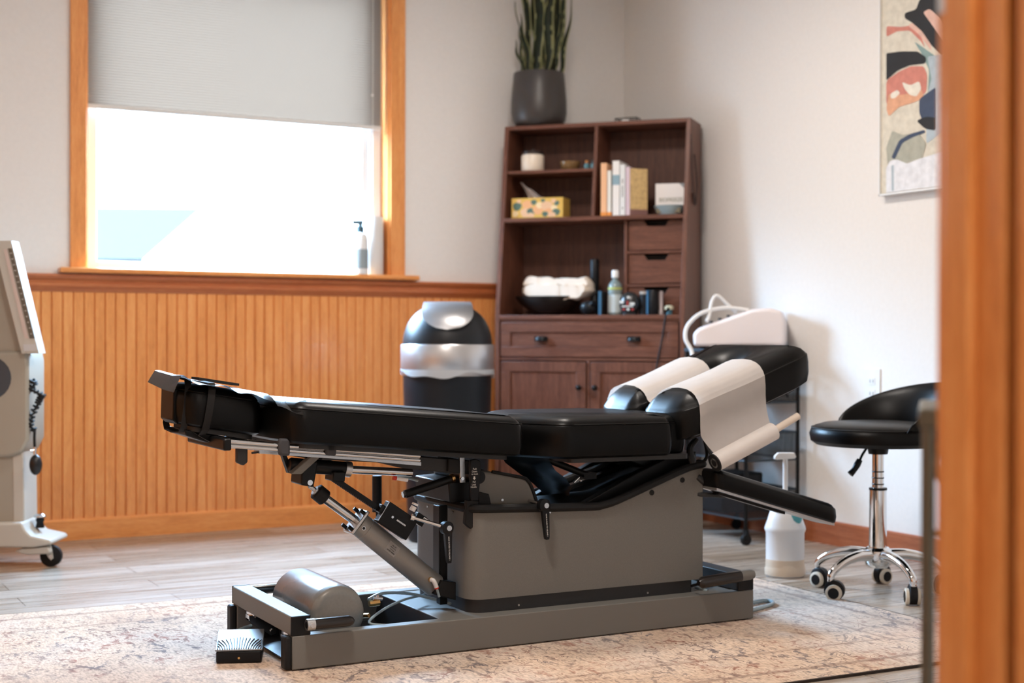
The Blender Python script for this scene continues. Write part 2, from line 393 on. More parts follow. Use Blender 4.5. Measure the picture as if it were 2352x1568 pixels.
b = MB(); b.box(LX - .16, dx0, HN, NY, 0, CH); b.box(dx1, WX + .16, HN, NY, 0, CH); b.box(dx0, dx1, HN, NY, 2.08, CH)
struct('wall_front', b, 'wall')
b = MB(); b.box(-1.3 + .6, -1.3 + .7, -1.5, HN, 0, CH); struct('wall_hall_left', b, 'wall')
b = MB(); b.box(2.3, 2.4, -1.5, HN, 0, CH); struct('wall_hall_right', b, 'wall')
b = MB(); b.box(-.7, 2.4, -1.6, -1.5, 0, CH); struct('wall_hall_back', b, 'wall')
# door casing and jamb (right hand side of the opening, near the camera)
b = MB().use('oak_v')
b.box(dx1 - .02, dx1 + .004, HN + .034, NY + .004, 0, 2.08); b.box(dx1 + .0, dx1 + .004, HN - .004, HN + .034, 0, 2.08)
b.box(dx1 - .018, dx1 + .004, HN - .004, HN + .020, 0, 2.08)
b.box(dx1 - .034, dx1 - .02, NY - .052, NY - .018, 0, 2.06)          # door stop bead
b.prism([(dx1 - .012, HN), (dx1 - .012, HN - .014), (dx1 + .012, HN - .020), (dx1 + .05, HN - .014), (dx1 + .056, HN - .02), (dx1 + .066, HN - .018), (dx1 + .066, HN)], 'z', 0, 2.14)
b.prism([(dx1 - .012, NY), (dx1 - .012, NY + .012), (dx1 + .055, NY + .018), (dx1 + .062, NY)], 'z', 0, 2.14)
b.box(dx0 - .004, dx0 + .02, HN - .004, NY + .004, 0, 2.08); b.box(dx0 - .06, dx0 + .01, HN - .018, HN, 0, 2.14); b.box(dx0 - .06, dx0 + .01, NY, NY + .018, 0, 2.14)
b.use('oak_h'); b.box(dx0 - .06, dx1 + .06, HN - .018, HN, 2.08, 2.15); b.box(dx0 - .06, dx1 + .06, NY, NY + .018, 2.08, 2.15); b.box(dx0, dx1, HN, NY, 2.06, 2.08)
df = struct('door_1', b, 'oak_v', .003)
b = MB(); b.box(dx1 - .0225, dx1 - .0195, NY - .040, NY + .002, 1.160, 1.26)
b.obj('hinge', 'alu', df)

# window casings, reveal, stool
b = MB().use('oak_v')
b.box(wx0 - .06, wx0 + .004, WY - .018, WY, 1.09, wz1 + .06); b.box(wx1 - .004, wx1 + .068, WY - .018, WY, 1.09, wz1 + .06)
b.box(wx0 - .001, wx0 + .012, WY - .004, WY + .15, wz0, wz1); b.box(wx1 - .012, wx1 + .001, WY - .004, WY + .15, wz0, wz1)
b.use('oak_h'); b.box(wx0 - .06, wx1 + .068, WY - .018, WY, wz1, wz1 + .065); b.box(wx0, wx1, WY, WY + .15, wz1 - .012, wz1)
struct('trim_1', b, 'oak_v', .003)
b = MB().use('oak_h'); b.box(wx0 - .105, wx1 + .125, WY - .055, WY + .03, 1.073, 1.095); b.box(wx0, wx1, WY, WY + .1, 1.08, 1.096)
struct('trim_2', b, 'oak_h', .006)
b = MB().use('vinyl')                                # vinyl sash
iy = WY + .075
b.box(wx0 + .012, wx0 + .065, iy, iy + .06, wz0 + .001, wz1); b.box(wx1 - .105, wx1 - .012, iy, iy + .06, wz0 + .001, wz1)
b.box(wx0 + .065, wx1 - .105, iy, iy + .06, wz0 + .001, wz0 + .035); b.box(wx0 + .065, wx1 - .105, iy, iy + .06, wz1 - .05, wz1)
b.box(wx1 - .075, wx1 - .055, iy - .012, iy, wz0, wz1)
win = struct('window_1', b, 'vinyl', .003)
b = MB(); b.box(wx0 + .06, wx1 - .10, iy + .03, iy + .034, wz0 + .03, wz1 - .045); b.obj('glass_pane', 'glass', win)
# cellular shade
def shade(i, j):
    z = 2.43 - i * (2.43 - 1.765)
    return (wx0 + .014 + j * (wx1 - .030 - wx0 - .014), WY + .036 + .004 * math.cos(i * 60 * 2 * math.pi), z)
b = MB(); b.grid(shade, 240, 1)
bl = b.obj('cellular_shade', 'shade'); tag(bl, 'pleated pale grey shade pulled halfway down the bright window', 'window shade')
b = MB(); b.box(wx0 + .014, wx1 - .030, WY + .028, WY + .044, 1.748, 1.766); b.obj('bottom_rail', mat('shade_rail', (.66, .66, .65), .5), bl, bevel=.002)
b = MB(); b.box(wx0 + .014, wx1 - .014, WY + .015, WY + .055, 2.43, 2.448); b.obj('head_rail', 'vinyl', bl)
b = MB(); b.cyl((wx1 - .075, WY + .020, 2.43), (wx1 - .075, WY + .020, 1.30), .0012, n=6); b.ball((wx1 - .077, WY + .020, 1.90), .006, 10); b.obj('pull_cord', 'white', bl)
# wainscot with beads, chair rail, baseboards
pts = []; x = LX; yw = WY - .009
while x < WX - .3:
    pts += [(x, yw), (x + .036, yw), (x + .0375, yw + .004), (x + .039, yw + .0008), (x + .0405, yw + .004)]; x += .042
pts += [(x, yw), (x, WY - .0005), (LX, WY - .0005)]
b = MB(); b.prism(pts, 'z', .06, 1.01); struct('trim_3', b, 'oak_v')
prof = [(WY, 1.069), (WY - .034, 1.069), (WY - .036, 1.062), (WY - .030, 1.048), (WY - .022, 1.043), (WY - .022, 1.038), (WY - .027, 1.034), (WY - .027, 1.020), (WY - .016, 1.006), (WY - .012, .998), (WY, .998)]
b = MB(); b.prism(prof, 'x', LX, WX); struct('trim_4', b, 'rail_h')
b = MB(); b.prism([(WY, 0), (WY - .022, 0), (WY - .022, .078), (WY - .014, .086), (WY, .086)], 'x', LX, WX); struct('baseboard_back', b, 'oak_h')
b = MB(); b.prism([(WX, 0), (WX - .014, 0), (WX - .014, .088), (WX - .008, .094), (WX, .094)], 'y', NY, WY); b2 = b
struct('baseboard_right', b, 'base_y')
b = MB(); b.box(LX, LX + .012, NY, WY, .06, 1.0); b.box(LX, LX + .03, NY, WY, 1.0, 1.07); b.box(LX, LX + .02, NY, WY, 0, .085); struct('trim_5', b, 'oak_y')
# outlet on the right wall
t = thing('wall_outlet', 'white wall outlet plate low on the wall above the rolling stool', 'outlet', (WX, 4.125, .63))
b = MB(); b.box(-.006, 0, -.042, .042, -.072, .072); b.obj('cover_plate', 'white', t, bevel=.002)
for dz in (-.024, .024):
    b = MB().use('white'); b.box(-.008, -.005, -.017, .017, dz - .015, dz + .015)
    b.use('black'); b.box(-.0085, -.0079, -.009, -.006, dz - .006, dz + .007); b.box(-.0085, -.0079, .006, .009, dz - .006, dz + .007); b.obj('socket', None, t)
# ceiling lamps (lit) and hall lamp
M['lampglow'] = mat('lamp_diffuser', (.9, .9, .9), .5, emit=(1, .75, .5), es=4)
def lamp(x, y, label, pw):
    t = thing('ceiling_light', label, 'ceiling light', (x, y, CH))
    b = MB(); b.lathe([(.21, 0), (.21, -.03), (.20, -.035)]); b.obj('rim', 'alu', t)
    b = MB(); b.lathe([(.195, -.03), (.19, -.05), (.14, -.07), (.06, -.08), (0, -.082)]); b.obj('diffuser', 'lampglow', t)
    area('ceiling_lamp_light', (x, y, CH - .10), (0, 0, -1), .36, .36, pw, (1, .92, .85)).data.shape = 'DISK'
lamp(1.0, 2.6, 'round ceiling light near the doorway', 33)
lamp(2.3, 4.0, 'round ceiling light above the treatment table head end', 29)
lamp(.9, -.5, 'round ceiling light in the hall', 26)

# neighbouring house seen through the window
t = thing('neighbour_house', 'hazy dark roofed house far outside the window, at its lower left', 'house', (4.6, 24, -1.0))
_o = t.location.copy(); _h = [ROOM.pix(a_, c_, v=24.0) - _o for a_, c_ in ((-60, 760), (-60, 560), (215, 560), (330, 592), (330, 760))]
b = MB(); b.prism([(p.x, p.z) for p in _h], 'y', 0, 6); b.obj('wall', mat('slate_siding', (.040, .038, .034), .9, spec=0), t)
_h = [ROOM.pix(a_, c_, v=24.0) - _o for a_, c_ in ((-60, 600), (-60, 476), (455, 480), (320, 598), (215, 598))]
b = MB(); b.prism([(p.x, p.z) for p in _h], 'y', -.3, 6.3); b.obj('roof', mat('slate_roof', (.041, .038, .034), .9, spec=0), t)

# ------------------------------------------------------------------ rug
RUG = Frame((1.45, 3.50, 0), R(-1.3))
b = MB(); b.box(-1.56, 1.56, -.84, .84, 0.0, .007)
rg = b.obj('area_rug', 'rug', loc=RUG.o, ang=RUG.ang, bevel=.002)
tag(rg, 'faded patterned rug in brown and pale grey under the treatment table', 'rug')
b = MB(); b.box(-1.565, 1.565, -.846, -.839, 0, .0065); b.box(1.558, 1.565, -.84, .84, 0, .0065); b.obj('binding', mat('rug_binding', (.035, .025, .02), .9), rg)
# ================================================================== TREATMENT TABLE
def tp(px, py, v): return TAB.pix(px, py, v=v)
def uz(l, v): return [(tp(px, py, v).x, tp(px, py, v).z) for px, py in l]
t = thing('treatment_table', 'long black padded chiropractic treatment table on a grey steel base, standing on the rug', 'treatment table', TAB.o, TAB.ang)
TT = t
def part(b, name, m=None, par=None, bevel=0, **k): return b.obj(name, m, par or TT, bevel=bevel, **k)
# base frame
b = MB().use('grey')
b.box(.006, 1.40, 0, .038, .010, .092); b.box(.006, 1.40, .448, .487, .010, .092)
b.prism([(.42, .038), (1.36, .038), (1.36, .448), (.42, .448)], 'z', .080, .090)
part(b, 'base_frame', None, None, .0025)
b = MB(); b.box(.02, .42, .040, .446, .012, .016); part(b, 'base_pan', 'bluegrey')
b = MB(); b.prism([(.405, .016), (.42, .088), (.425, .088), (.425, .016)], 'y', .04, .446); part(b, 'pan_wall', 'bluegrey')
for v in (0, .448):
    b = MB(); b.box(-.012, .006, v + .001, v + .038, .010, .092); part(b, 'end_cap', 'rubber', None, .006)
    for u in (.03, 1.34):
        b = MB(); b.box(u, u + .035, v + .004, v + .035, 0.007, .011); part(b, 'foot_pad', 'rubber')
b = MB(); b.box(.003, .053, .006, .482, .0925, .1395); cb = part(b, 'cross_bar', 'grey', None, .003)
for v in (0, .482): b = MB(); b.box(.003, .053, v, v + .006, .092, .140); b.obj('bar_cap', 'blackm', cb, bevel=.002)
b = MB(); b.box(1.345, 1.40, .006, .482, .0925, .140); cb = part(b, 'cross_bar', 'greyd', None, .003)
for v in (0, .482): b = MB(); b.box(1.345, 1.40, v, v + .006, .092, .140); b.obj('bar_cap', 'blackm', cb, bevel=.002)
# carrying handles on both ends (near side and far side)
for (a0, a1, vv, z) in ((.036, .158, -.016, .120), (.038, .160, .505, .120)):
    b = MB(); b.tube([(a0 + .018, vv, z), (a1 - .012, vv, z), (a1 - .003, vv, z), (a1 + .002, vv, z)], [.0135, .0135, .010, .004], 20, False); h = part(b, 'carry_handle', 'grip')
    b = MB(); b.tube([(a0, vv, z), (a0 + .020, vv, z)], .0142, 20, False); b.cyl((a0 + .012, vv - .0155, z), (a0 + .012, vv + .03, z), .006); b.use('black').cyl((a0 - .0004, vv, z), (a0 + .0002, vv, z), .0085)
    b.obj('handle_sleeve', 'alu', h)
hl = tp(1607, 1338, -.02); hr = tp(1722, 1319, -.02)
b = MB(); b.tube([hl - Vector((.004, 0, 0)), hl + Vector((.008, 0, 0)), hl.lerp(hr, .8)], [.008, .0165, .0165], 20, False); h = part(b, 'carry_handle', 'grip')
b = MB(); b.tube([hl.lerp(hr, .78), hr, hr + Vector((.012, 0, 0))], [.0150, .0150, .012], 20, False); b.cyl(hr, hr + Vector((0, .03, -.005)), .008); b.obj('handle_sleeve', 'grey', h)
b = MB(); b.tube([tp(1589, 1345, .04), tp(1600, 1342, .0), hl], .0045, 8); b.obj('handle_rod', 'blackm', h)
# swivel casters under the near cross bar
for (u, v) in ((.035, .375), (.035, .085)):
    b = MB().use('steel'); b.cyl((u, v, .100), (u, v, .086), .012); b.cyl((u, v, .089), (u, v, .083), .026, n=28); b.cyl((u, v, .083), (u, v, .078), .022); b.ball((u, v, .076), .021, 16, (1, 1, .45))
    for s in (-1, 1): b.prism([(u - .024, .078), (u + .022, .078), (u + .052, .040), (u + .050, .026), (u + .036, .022), (u - .005, .050), (u - .024, .066)], 'y', v + s * .016 - .0015, v + s * .016 + .0015)
    b.prism([(u - .024, .080), (u + .024, .080), (u + .024, .074), (u - .024, .070)], 'y', v - .017, v + .017)
    b.cyl((u + .040, v - .022, .033), (u + .040, v + .022, .033), .0065, n=14)
    cs = part(b, 'caster')
    b = MB(); b.tube([(u + .040, v - .012, .033), (u + .040, v - .010, .033), (u + .040, v + .010, .033), (u + .040, v + .012, .033)], [.022, .026, .026, .022], 26, False); b.obj('caster_wheel', 'rubber', cs)
# housing: sheet metal shell with rounded near corners, sloping top line
bv0, bv1 = .055, .43
prof_px = [(1095, 1172), (1250, 1169), (1372, 1166), (1408, 1156), (1450, 1137), (1560, 1085), (1590, 1073), (1617, 1068)]
topl = [(p[0], p[1]) for p in uz(prof_px, bv0)]
def topz(u):
    if u <= topl[0][0]: return topl[0][1]
    for a, c in zip(topl, topl[1:]):
        if u <= c[0]: return a[1] + (c[1] - a[1]) * (u - a[0]) / (c[0] - a[0])
    return topl[-1][1]
ul, ur = .515, tp(1616, 1200, bv0).x
def shell(u0, u1, v0, v1, r):
    p = []
    for (cx_, cy_, a0) in ((u0 + r, v0 + r, 180), (u1 - .006, v0 + .006, 270), (u1 - .006, v1 - .006, 0), (u0 + r, v1 - r, 90)):
        rr = r if cx_ < 1 else .006
        for k in range(9): p.append((cx_ + rr * math.cos(R(a0 + k * 11.25)), cy_ + rr * math.sin(R(a0 + k * 11.25))))
    q = []
    for i in range(len(p)):
        a, c = Vector(p[i]), Vector(p[(i + 1) % len(p)]); k = max(1, int((c - a).length / .02))
        q += [tuple(a.lerp(c, j / k)) for j in range(k)]
    return q
oo = shell(ul, ur, bv0, bv1, .045); _c = ((ul + ur) / 2, (bv0 + bv1) / 2)
ii = [(_c[0] + (p[0] - _c[0]) * (1 - .008 / (ur - ul)), _c[1] + (p[1] - _c[1]) * (1 - .008 / (bv1 - bv0))) for p in oo]
zb = .126
b = MB().use('grey')
b.rings([[(p[0], p[1], zb) for p in ii], [(p[0], p[1], zb) for p in oo], [(p[0], p[1], topz(p[0])) for p in oo], [(p[0], p[1], topz(p[0])) for p in ii], [(p[0], p[1], zb) for p in ii]], cap=False)
hs = part(b, 'housing', None)
b = MB(); b.use('greyd'); pl = shell(ul + .006, ur - .035, bv0 + .006, bv1 - .006, .042); b.rings([[(p[0], p[1], .090) for p in pl], [(p[0], p[1], .128) for p in pl]]); pn = part(b, 'plinth')
b = MB()
pin = shell(ul + .0045, ur - .0045, bv0 + .0045, bv1 - .0045, .041); b.rings([[(p[0], p[1], topz(p[0]) - .034) for p in pin], [(p[0], p[1], topz(p[0]) - .030) for p in pin]]); b.obj('inner_deck', 'greyd', hs)
b = MB()
tr = [p for p in oo if not (p[0] > ur - .007 and bv0 + .03 < p[1] < bv1 - .03)]
k0 = max(range(len(tr)), key=lambda i: (Vector(tr[i]) - Vector(tr[i - 1])).length); tr = tr[k0:] + tr[:k0]
b.tube([(p[0], p[1], topz(p[0]) + .004) for p in tr], .0115, 10, False); b.obj('edge_trim', 'rubber', hs)
for px, py in ((1497, 1131), (1567, 1102)):
    q = tp(px, py, bv0); b = MB(); b.tube([(q.x, bv0 + .002, q.z), (q.x, bv0 - .002, q.z), (q.x, bv0 - .003, q.z)], [.0075, .0075, .006], 22, False); b.obj('hole_plug', 'rubber', hs)
for px, py, v, pr in ((1263, 1176, bv0, hs), (1191, 1389, bv0 + .006, pn), (1487, 1361, bv0 + .006, pn)):
    q = tp(px, py, v); b = MB(); b.tube([(q.x, v + .001, q.z), (q.x, v - .002, q.z)], [.0038, .003], 14, False); b.obj('screw', 'steel', pr)
for px, py in ((983, 1163), (1041, 1176)):
    q = TAB.pix(px, py, u=ul); b = MB(); b.cyl((ul + .001, q.y, q.z), (ul - .0025, q.y, q.z), .0038, .003, 14); b.obj('screw', 'steel', hs)
# --- cushions
LP = [(0.010, 0), (.0, .006), (-.004, .025), (-.004, .055), (-.001, .076), (.001, .0795), (.0035, .0800), (.0030, .0825), (.006, .087), (.014, .0935), (.028, .0985), (.045, .1015)]
def sc(prof, k): return [(a, h * k) for a, h in prof]
zl = lambda u: .504 - .0885 * (u - .64)
zf_ = lambda u: .571 - .165 * (u + .031)           # the narrower foot cushion tilts a little more
out = [(-.232, .18), (-.205, .13), (-.045, .13), (-.028, .15), (-.028, .33), (-.045, .35), (-.205, .35), (-.232, .30)]
b = MB(); b.pad(smooth_poly(out, d=.035), sc(LP, 1.06), zf_); c0 = part(b, 'foot_cushion', 'leather')
b = MB(); b.pad(smooth_poly([(-.205, .15), (-.04, .15), (-.04, .33), (-.205, .33)], d=.03), [(0, -.012), (0, 0.002)], zf_); part(b, 'cushion_board', 'greyd')
out = [(.035, .0), (.012, .012), (-.004, .06), (-.020, .115), (-.022, .20), (-.022, .28), (-.020, .365), (-.004, .42), (.012, .468), (.035, .48), (.645, .48), (.645, .0)]
b = MB(); b.pad(smooth_poly(out, d=.032), sc(LP, 1.05), zl); c1 = part(b, 'leg_cushion', 'leather')
zp = lambda u: .4905 - .006 * (u - 1.0)
out = [(.655, .16), (.69, .135), (.735, .05), (.775, .0), (1.115, .0), (1.125, .045), (1.20, .050), (1.21, .43), (1.125, .435), (1.115, .48), (.79, .48), (.735, .43), (.69, .345), (.655, .32)]
b = MB(); b.pad(smooth_poly(out, d=.03), sc(LP, 1.12), zp); c2 = part(b, 'pelvic_cushion', 'leather')
zh = lambda u: .540 + .364 * (u - 1.205)
HP = [(.012, 0), (.0, .006), (-.004, .03), (-.003, .06), (0, .082), (.0015, .0855), (.004, .087), (.009, .094), (.020, .106), (.036, .116), (.055, .123), (.078, .127)]
out = [(1.165, .03), (1.215, -.004), (1.56, -.004), (1.615, .015), (1.63, .08), (1.63, .40), (1.615, .465), (1.56, .484), (1.215, .484), (1.165, .45), (1.15, .40), (1.15, .29), (1.175, .262), (1.38, .262), (1.44, .295), (1.50, .285), (1.515, .24), (1.50, .195), (1.44, .185), (1.38, .222), (1.175, .222), (1.15, .19), (1.15, .08)]
b = MB(); b.pad(smooth_poly(out, d=.022), HP[:-1] , zh); c3 = part(b, 'head_cushion', 'leather')
for cshn, z_, outl, kz in ((c1, zl, [(.03, 0), (.64, 0)], .0825 * 1.05), (c2, zp, [(.80, 0), (1.105, 0)], .0825 * 1.12), (c3, zh, [(1.25, -.004), (1.56, -.004)], .0868)):
    b = MB(); b.tube([(outl[0][0], outl[0][1] + .0035, z_(outl[0][0]) + kz), (outl[1][0], outl[1][1] + .0035, z_(outl[1][0]) + kz)], .0013, 6, False); b.obj('piping', 'seam', cshn)
# pale piping crescent inside the head slot
b = MB(); b.tube([tp(1684, 803, .31), tp(1680, 812, .30), tp(1683, 825, .29), tp(1689, 838, .285)], [.002, .004, .004, .002], 8); b.obj('slot_piping', 'print', c3)
b = MB(); q0, q1 = tp(1852, 845, .08), tp(1858, 872, .08); b.box(1.628, 1.637, .10, .38, zh(1.63) + .012, zh(1.63) + .06); b.obj('end_pocket', mat('dark_fabric', (.06, .075, .10), .8), c3, bevel=.004)
# board under each cushion
b = MB(); b.pad(smooth_poly([(.03, .03), (.62, .03), (.62, .45), (.03, .45)], d=.03), [(0, -.012), (0, 0.002)], zl); part(b, 'cushion_board', 'greyd')
b = MB(); b.pad(smooth_poly([(.80, .02), (1.19, .02), (1.19, .46), (.80, .46)], d=.02), [(0, -.012), (0, 0.002)], zp); part(b, 'cushion_board', 'greyd')
b = MB(); b.pad(smooth_poly([(1.20, .03), (1.58, .03), (1.58, .45), (1.20, .45)], d=.02), [(0, -.010), (0, 0.002)], zh); part(b, 'cushion_board', 'greyd')
# foot-end cover sheet (loose vinyl flap) and the two straps round the foot block
def flap(i, j):
    u = -.255 + i * .285
    vn = .112 - .125 * max(0, (i - .55) / .45) ** 1.3; vf = .372 + .05 * i
    v = vn + j * (vf - vn)
    base = max(zf_(u) + .1125 if u < -.02 else 0, zl(max(u, -.05)) + .108)
    edge = max(0, 1 - (v - vn) / .09)
    wav = .006 * math.sin(i * 17 + 1.0) * edge * (1 - i) + .003 * math.sin(i * 31) * edge
    tip = -.036 * max(0, 1 - i / .07) * (1 - .3 * j) + .010 * math.sin(math.pi * min(1, i / .22))
    drop = -.030 * edge ** 2 * (max(0, i - .45) / .55) ** 1.5
    return (u, v, base + wav - .005 + .012 * (v - vn) / .26 * (1 - i ** 3) + tip * (1 if i < .3 else 0) + drop)
b = MB(); b.grid(flap, 60, 26, .0025); fl = part(b, 'cover_sheet', mat('glossy_vinyl', (.011, .011, .012), .26, spec=.7, coat=.2))
b = MB(); b.pad([(-.155, .25), (-.055, .235), (-.050, .325), (-.15, .34)], [(0, .0), (0, .006)], lambda u: zf_(u) + .1125 + .0065)
b.obj('hook_strip', mat('black_fleece', (.02, .02, .022), .95), fl)
def strap(u0, tilt, w, name, dv=0.0):
    pts, n = [], 0
    b = MB()
    path = [(.140, .112), (.126, .098), (.1195, .06), (.1215, .02), (.128, -.004), (.15, -.016), (.24, -.020), (.33, -.016), (.354, .0), (.360, .06), (.354, .10), (.34, .112), (.24, .1145)]
    rings = []
    for vv, hh in path:
        vv = vv + dv * (.24 - vv) / .11
        u = u0 + tilt * (hh - .05); z0 = zf_(u)
        nx, nz = (-1, 0) if vv < .13 + dv else (0, -1 if hh < .05 else 1)
        rings.append([(u - w / 2, vv, z0 + hh), (u + w / 2, vv, z0 + hh), (u + w / 2, vv + nx * .0025, z0 + hh + nz * .0025), (u - w / 2, vv + nx * .0025, z0 + hh + nz * .0025)])
    rings.append(rings[0]); b.rings(rings, cap=False)
    return b.obj(name, mat('strap_webbing', (.010, .009, .009), .75, spec=.3), TT)
strap(-.165, .16, .018, 'strap'); strap(-.214, .10, .016, 'strap', .026)
b = MB(); b.prism([(-.240, zf_(-.24) + .008), (-.226, zf_(-.23) - .002), (-.226, zf_(-.23) + .088), (-.238, zf_(-.238) + .085)], 'y', .18, .30); part(b, 'end_flap', 'leather', None, .003)
# bits hanging below the foot block
b = MB(); b.prism(uz([(420, 985), (520, 1003), (525, 1022), (500, 1024), (425, 1000)], .17), 'y', .16, .32); part(b, 'foot_bracket', 'blackm', None, .003)
def pouch(i, j):
    u = -.195 + i * .135; v = .15 + j * .18
    return (u, v, zf_(u) - .014 - .030 * math.sin(math.pi * min(1, max(0, i))) * (.7 + .3 * math.sin(j * math.pi)))
b = MB(); b.grid(pouch, 14, 10, .003); part(b, 'hanging_pouch', mat('grey_cloth', (.10, .10, .095), .7))
# rails, tray and linkage under the leg cushion
for vv in (.045, .40):
    a, c_ = tp(528, 1019, .045), tp(964, 1052, .045)
    b = MB().use('steel')
    for dz in (-.0055, .0055): b.tube([(a.x, vv, a.z + dz), (c_.x, vv, c_.z + dz)], .0052, 12, False)
    b.tube([(a.x, vv + .006, a.z), (c_.x, vv + .006, c_.z)], .006, 8, False)
    rl = part(b, 'slide_rail')
b = MB(); a = tp(522, 1020, .045); b.box(a.x - .012, a.x + .008, .035, .36, a.z - .015, a.z + .014); part(b, 'rail_end_block', 'blackm', None, .004)
for px in (655, 762):
    q = tp(px, 1027, .03); k = -.0885
    b = MB(); b.prism([(q.x - .014, q.z - .020), (q.x + .014, q.z - .022), (q.x + .014, q.z + .020), (q.x - .014, q.z + .022)], 'y', .030, .050); part(b, 'webbing_loop', mat('webbing', (.05, .05, .055), .85), None, .006)
q = tp(553, 1048, .07)
b = MB(); b.prism([(q.x - .013, q.z + .030), (q.x + .015, q.z + .030), (q.x + .015, q.z - .014), (q.x + .004, q.z - .022), (q.x - .013, q.z - .014)], 'y', .06, .075); part(b, 'release_lever', 'greyd', None, .003)
b = MB(); b.tube([tp(578, 1040, .09), tp(610, 1037, .09), tp(660, 1043, .10), tp(720, 1052, .12), tp(760, 1056, .14)], .0028, 8); part(b, 'cable', 'rubber')
b = MB(); b.prism(uz([(590, 1030), (800, 1045), (960, 1060), (960, 1068), (800, 1054), (590, 1040)], .10), 'y', .08, .12); part(b, 'cable_tray', 'alu')
# grey swing arm tube with black cap (runs under the cushion to the pivot)
b = MB(); b.prism(uz([(740, 1040), (960, 1048), (1102, 1060), (1102, 1090), (1045, 1087), (925, 1075), (870, 1062), (740, 1056)], .10), 'y', .10, .15); part(b, 'swing_arm', 'greyd', None, .002)
b = MB(); b.prism(uz([(1028, 1052), (1053, 1054), (1054, 1086), (1027, 1083)], .095), 'y', .088, .16); part(b, 'arm_cap', 'rubber', None, .002)
b = MB(); b.prism(uz([(1054, 1050), (1066, 1050), (1068, 1108), (1056, 1108)], .10), 'y', .096, .102); pv = part(b, 'pivot_plate', 'alu', None, .001)
q = tp(1059, 1098, .10); b = MB(); b.cyl((q.x, .098, q.z), (q.x, .090, q.z), .005, n=6); b.obj('bolt', 'steel', pv)
b = MB(); q = tp(1088, 1093, .12); b.cyl((q.x, .085, q.z), (q.x, .34, q.z), .0175); part(b, 'pivot_tube', 'blackm')
b = MB(); b.prism(uz([(1030, 1108), (1100, 1100), (1100, 1150), (1034, 1155)], .12), 'y', .12, .34); part(b, 'pivot_block', 'blackm', None, .004)
# horizontal actuator
q0, q1 = tp(664, 1067, .14), tp(792, 1076, .14)
b = MB().use('blackm'); b.tube([q0, q0.lerp(q1, .03), q1], [.016, .0185, .0185], 28, False); ac = part(b, 'tilt_actuator')
b = MB(); b.cyl(q1 - Vector((.002, 0, 0)), tp(804, 1078, .14), .0205); b.obj('collar', 'alu', ac)
b = MB(); b.cyl(tp(800, 1078, .14), tp(945, 1085, .14), .0105); b.obj('rod', 'steel', ac)
b = MB(); b.prism(uz([(645, 1043), (655, 1043), (672, 1084), (660, 1086)], .16), 'y', .15, .17); part(b, 'link_arm', 'blackm', None, .001)
b = MB(); b.prism(uz([(727, 1036), (738, 1046), (692, 1088), (668, 1088)], .10), 'y', .095, .125); part(b, 'link_arm', 'grey', None, .002)
b = MB(); b.prism(uz([(705, 1060), (728, 1058), (724, 1085), (718, 1118), (688, 1113), (690, 1085)], .13), 'y', .12, .20); yk = part(b, 'yoke', 'blackm', None, .004)
q = tp(712, 1108, .12); b = MB(); b.cyl((q.x, .118, q.z), (q.x, .205, q.z), .007); b.obj('bolt', 'steel', yk)
b = MB(); b.prism(uz([(760, 1082), (788, 1082), (786, 1105), (758, 1104)], .13), 'y', .11, .17); part(b, 'link_block', 'blackm', None, .003)
# lift cylinder
c0, c1_, c2_, c3_ = tp(722, 1119, .16), tp(745, 1143, .16), tp(818, 1197, .16), tp(1000, 1346, .16)
ax = (c3_ - c2_).normalized(); side = Vector((0, 1, 0))
b = MB(); b.tube([c1_ - ax * .03, c1_ - ax * .028, c1_, c1_ + ax * .003], [.018, .0215, .0215, .019], 28, False); lc = part(b, 'rod_cap', 'rubber')
b = MB(); b.cyl(c1_ - ax * .034, c1_ - ax * .028, .013); b.cyl(c1_ - ax * .052, c1_ - ax * .03, .006); b.obj('rod_nut', 'alu', lc)
b = MB(); b.cyl(c1_, c2_, .0125); part(b, 'lift_rod', 'steel')
b = MB().use('cyl'); b.tube([c2_ + ax * .006, c2_ + ax * .030, c2_ + ax * .031, c2_ + ax * .032, c3_ - ax * .004, c3_], [.0315, .0315, .0305, .0315, .0315, .029], 36, False); cy = part(b, 'lift_cylinder')
w = side.cross(ax).normalized(); mt = Matrix((( ax.x, side.x, w.x, c2_.x), (ax.y, side.y, w.y, c2_.y), (ax.z, side.z, w.z, c2_.z), (0, 0, 0, 1)))
b = MB().use('alu'); b.box(-.004, .005, -.032, .032, -.036, .036, mt); fp = part(b, 'flange_plate', None, None, .003)
for sy_ in (-.022, .022):
    for sz_ in (-.026, .026):
        b = MB(); b.cyl(mt @ Vector((-.003, sy_, sz_)), mt @ Vector((-.018, sy_, sz_)), .0055, n=6); b.use('alu').cyl(mt @ Vector((-.018, sy_, sz_)), mt @ Vector((-.0185, sy_, sz_)), .003); b.obj('bolt', 'blackm', fp)
pt = mt @ Vector((.016, -.0310, .006)); b = MB(); b.cyl(pt + Vector((0, .002, 0)), pt - Vector((0, .0012, 0)), .0055, n=18); b.use('seam').cyl(pt - Vector((0, .001, 0)), pt - Vector((0, .0016, 0)), .0038); b.obj('port', 'steel', cy)
lm_ = Matrix(((ax.x, w.x, -side.x, 0), (ax.y, w.y, -side.y, 0), (ax.z, w.z, -side.z, 0), (0, 0, 0, 1)))
lp = mt @ Vector((.115, -.0318, .004))
M['sticker'] = mat('silver_sticker', (.62, .62, .62), .5)
b = MB(); nl = 8
b.grid(lambda i, j: tuple(mt @ Vector((.098 + .036 * i, -.0320 * math.cos((j - .5) * .95), .0320 * math.sin((j - .5) * .95)))), 2, nl, .0002); lb = b.obj('label', 'sticker', cy)
lo = lm_.to_euler()
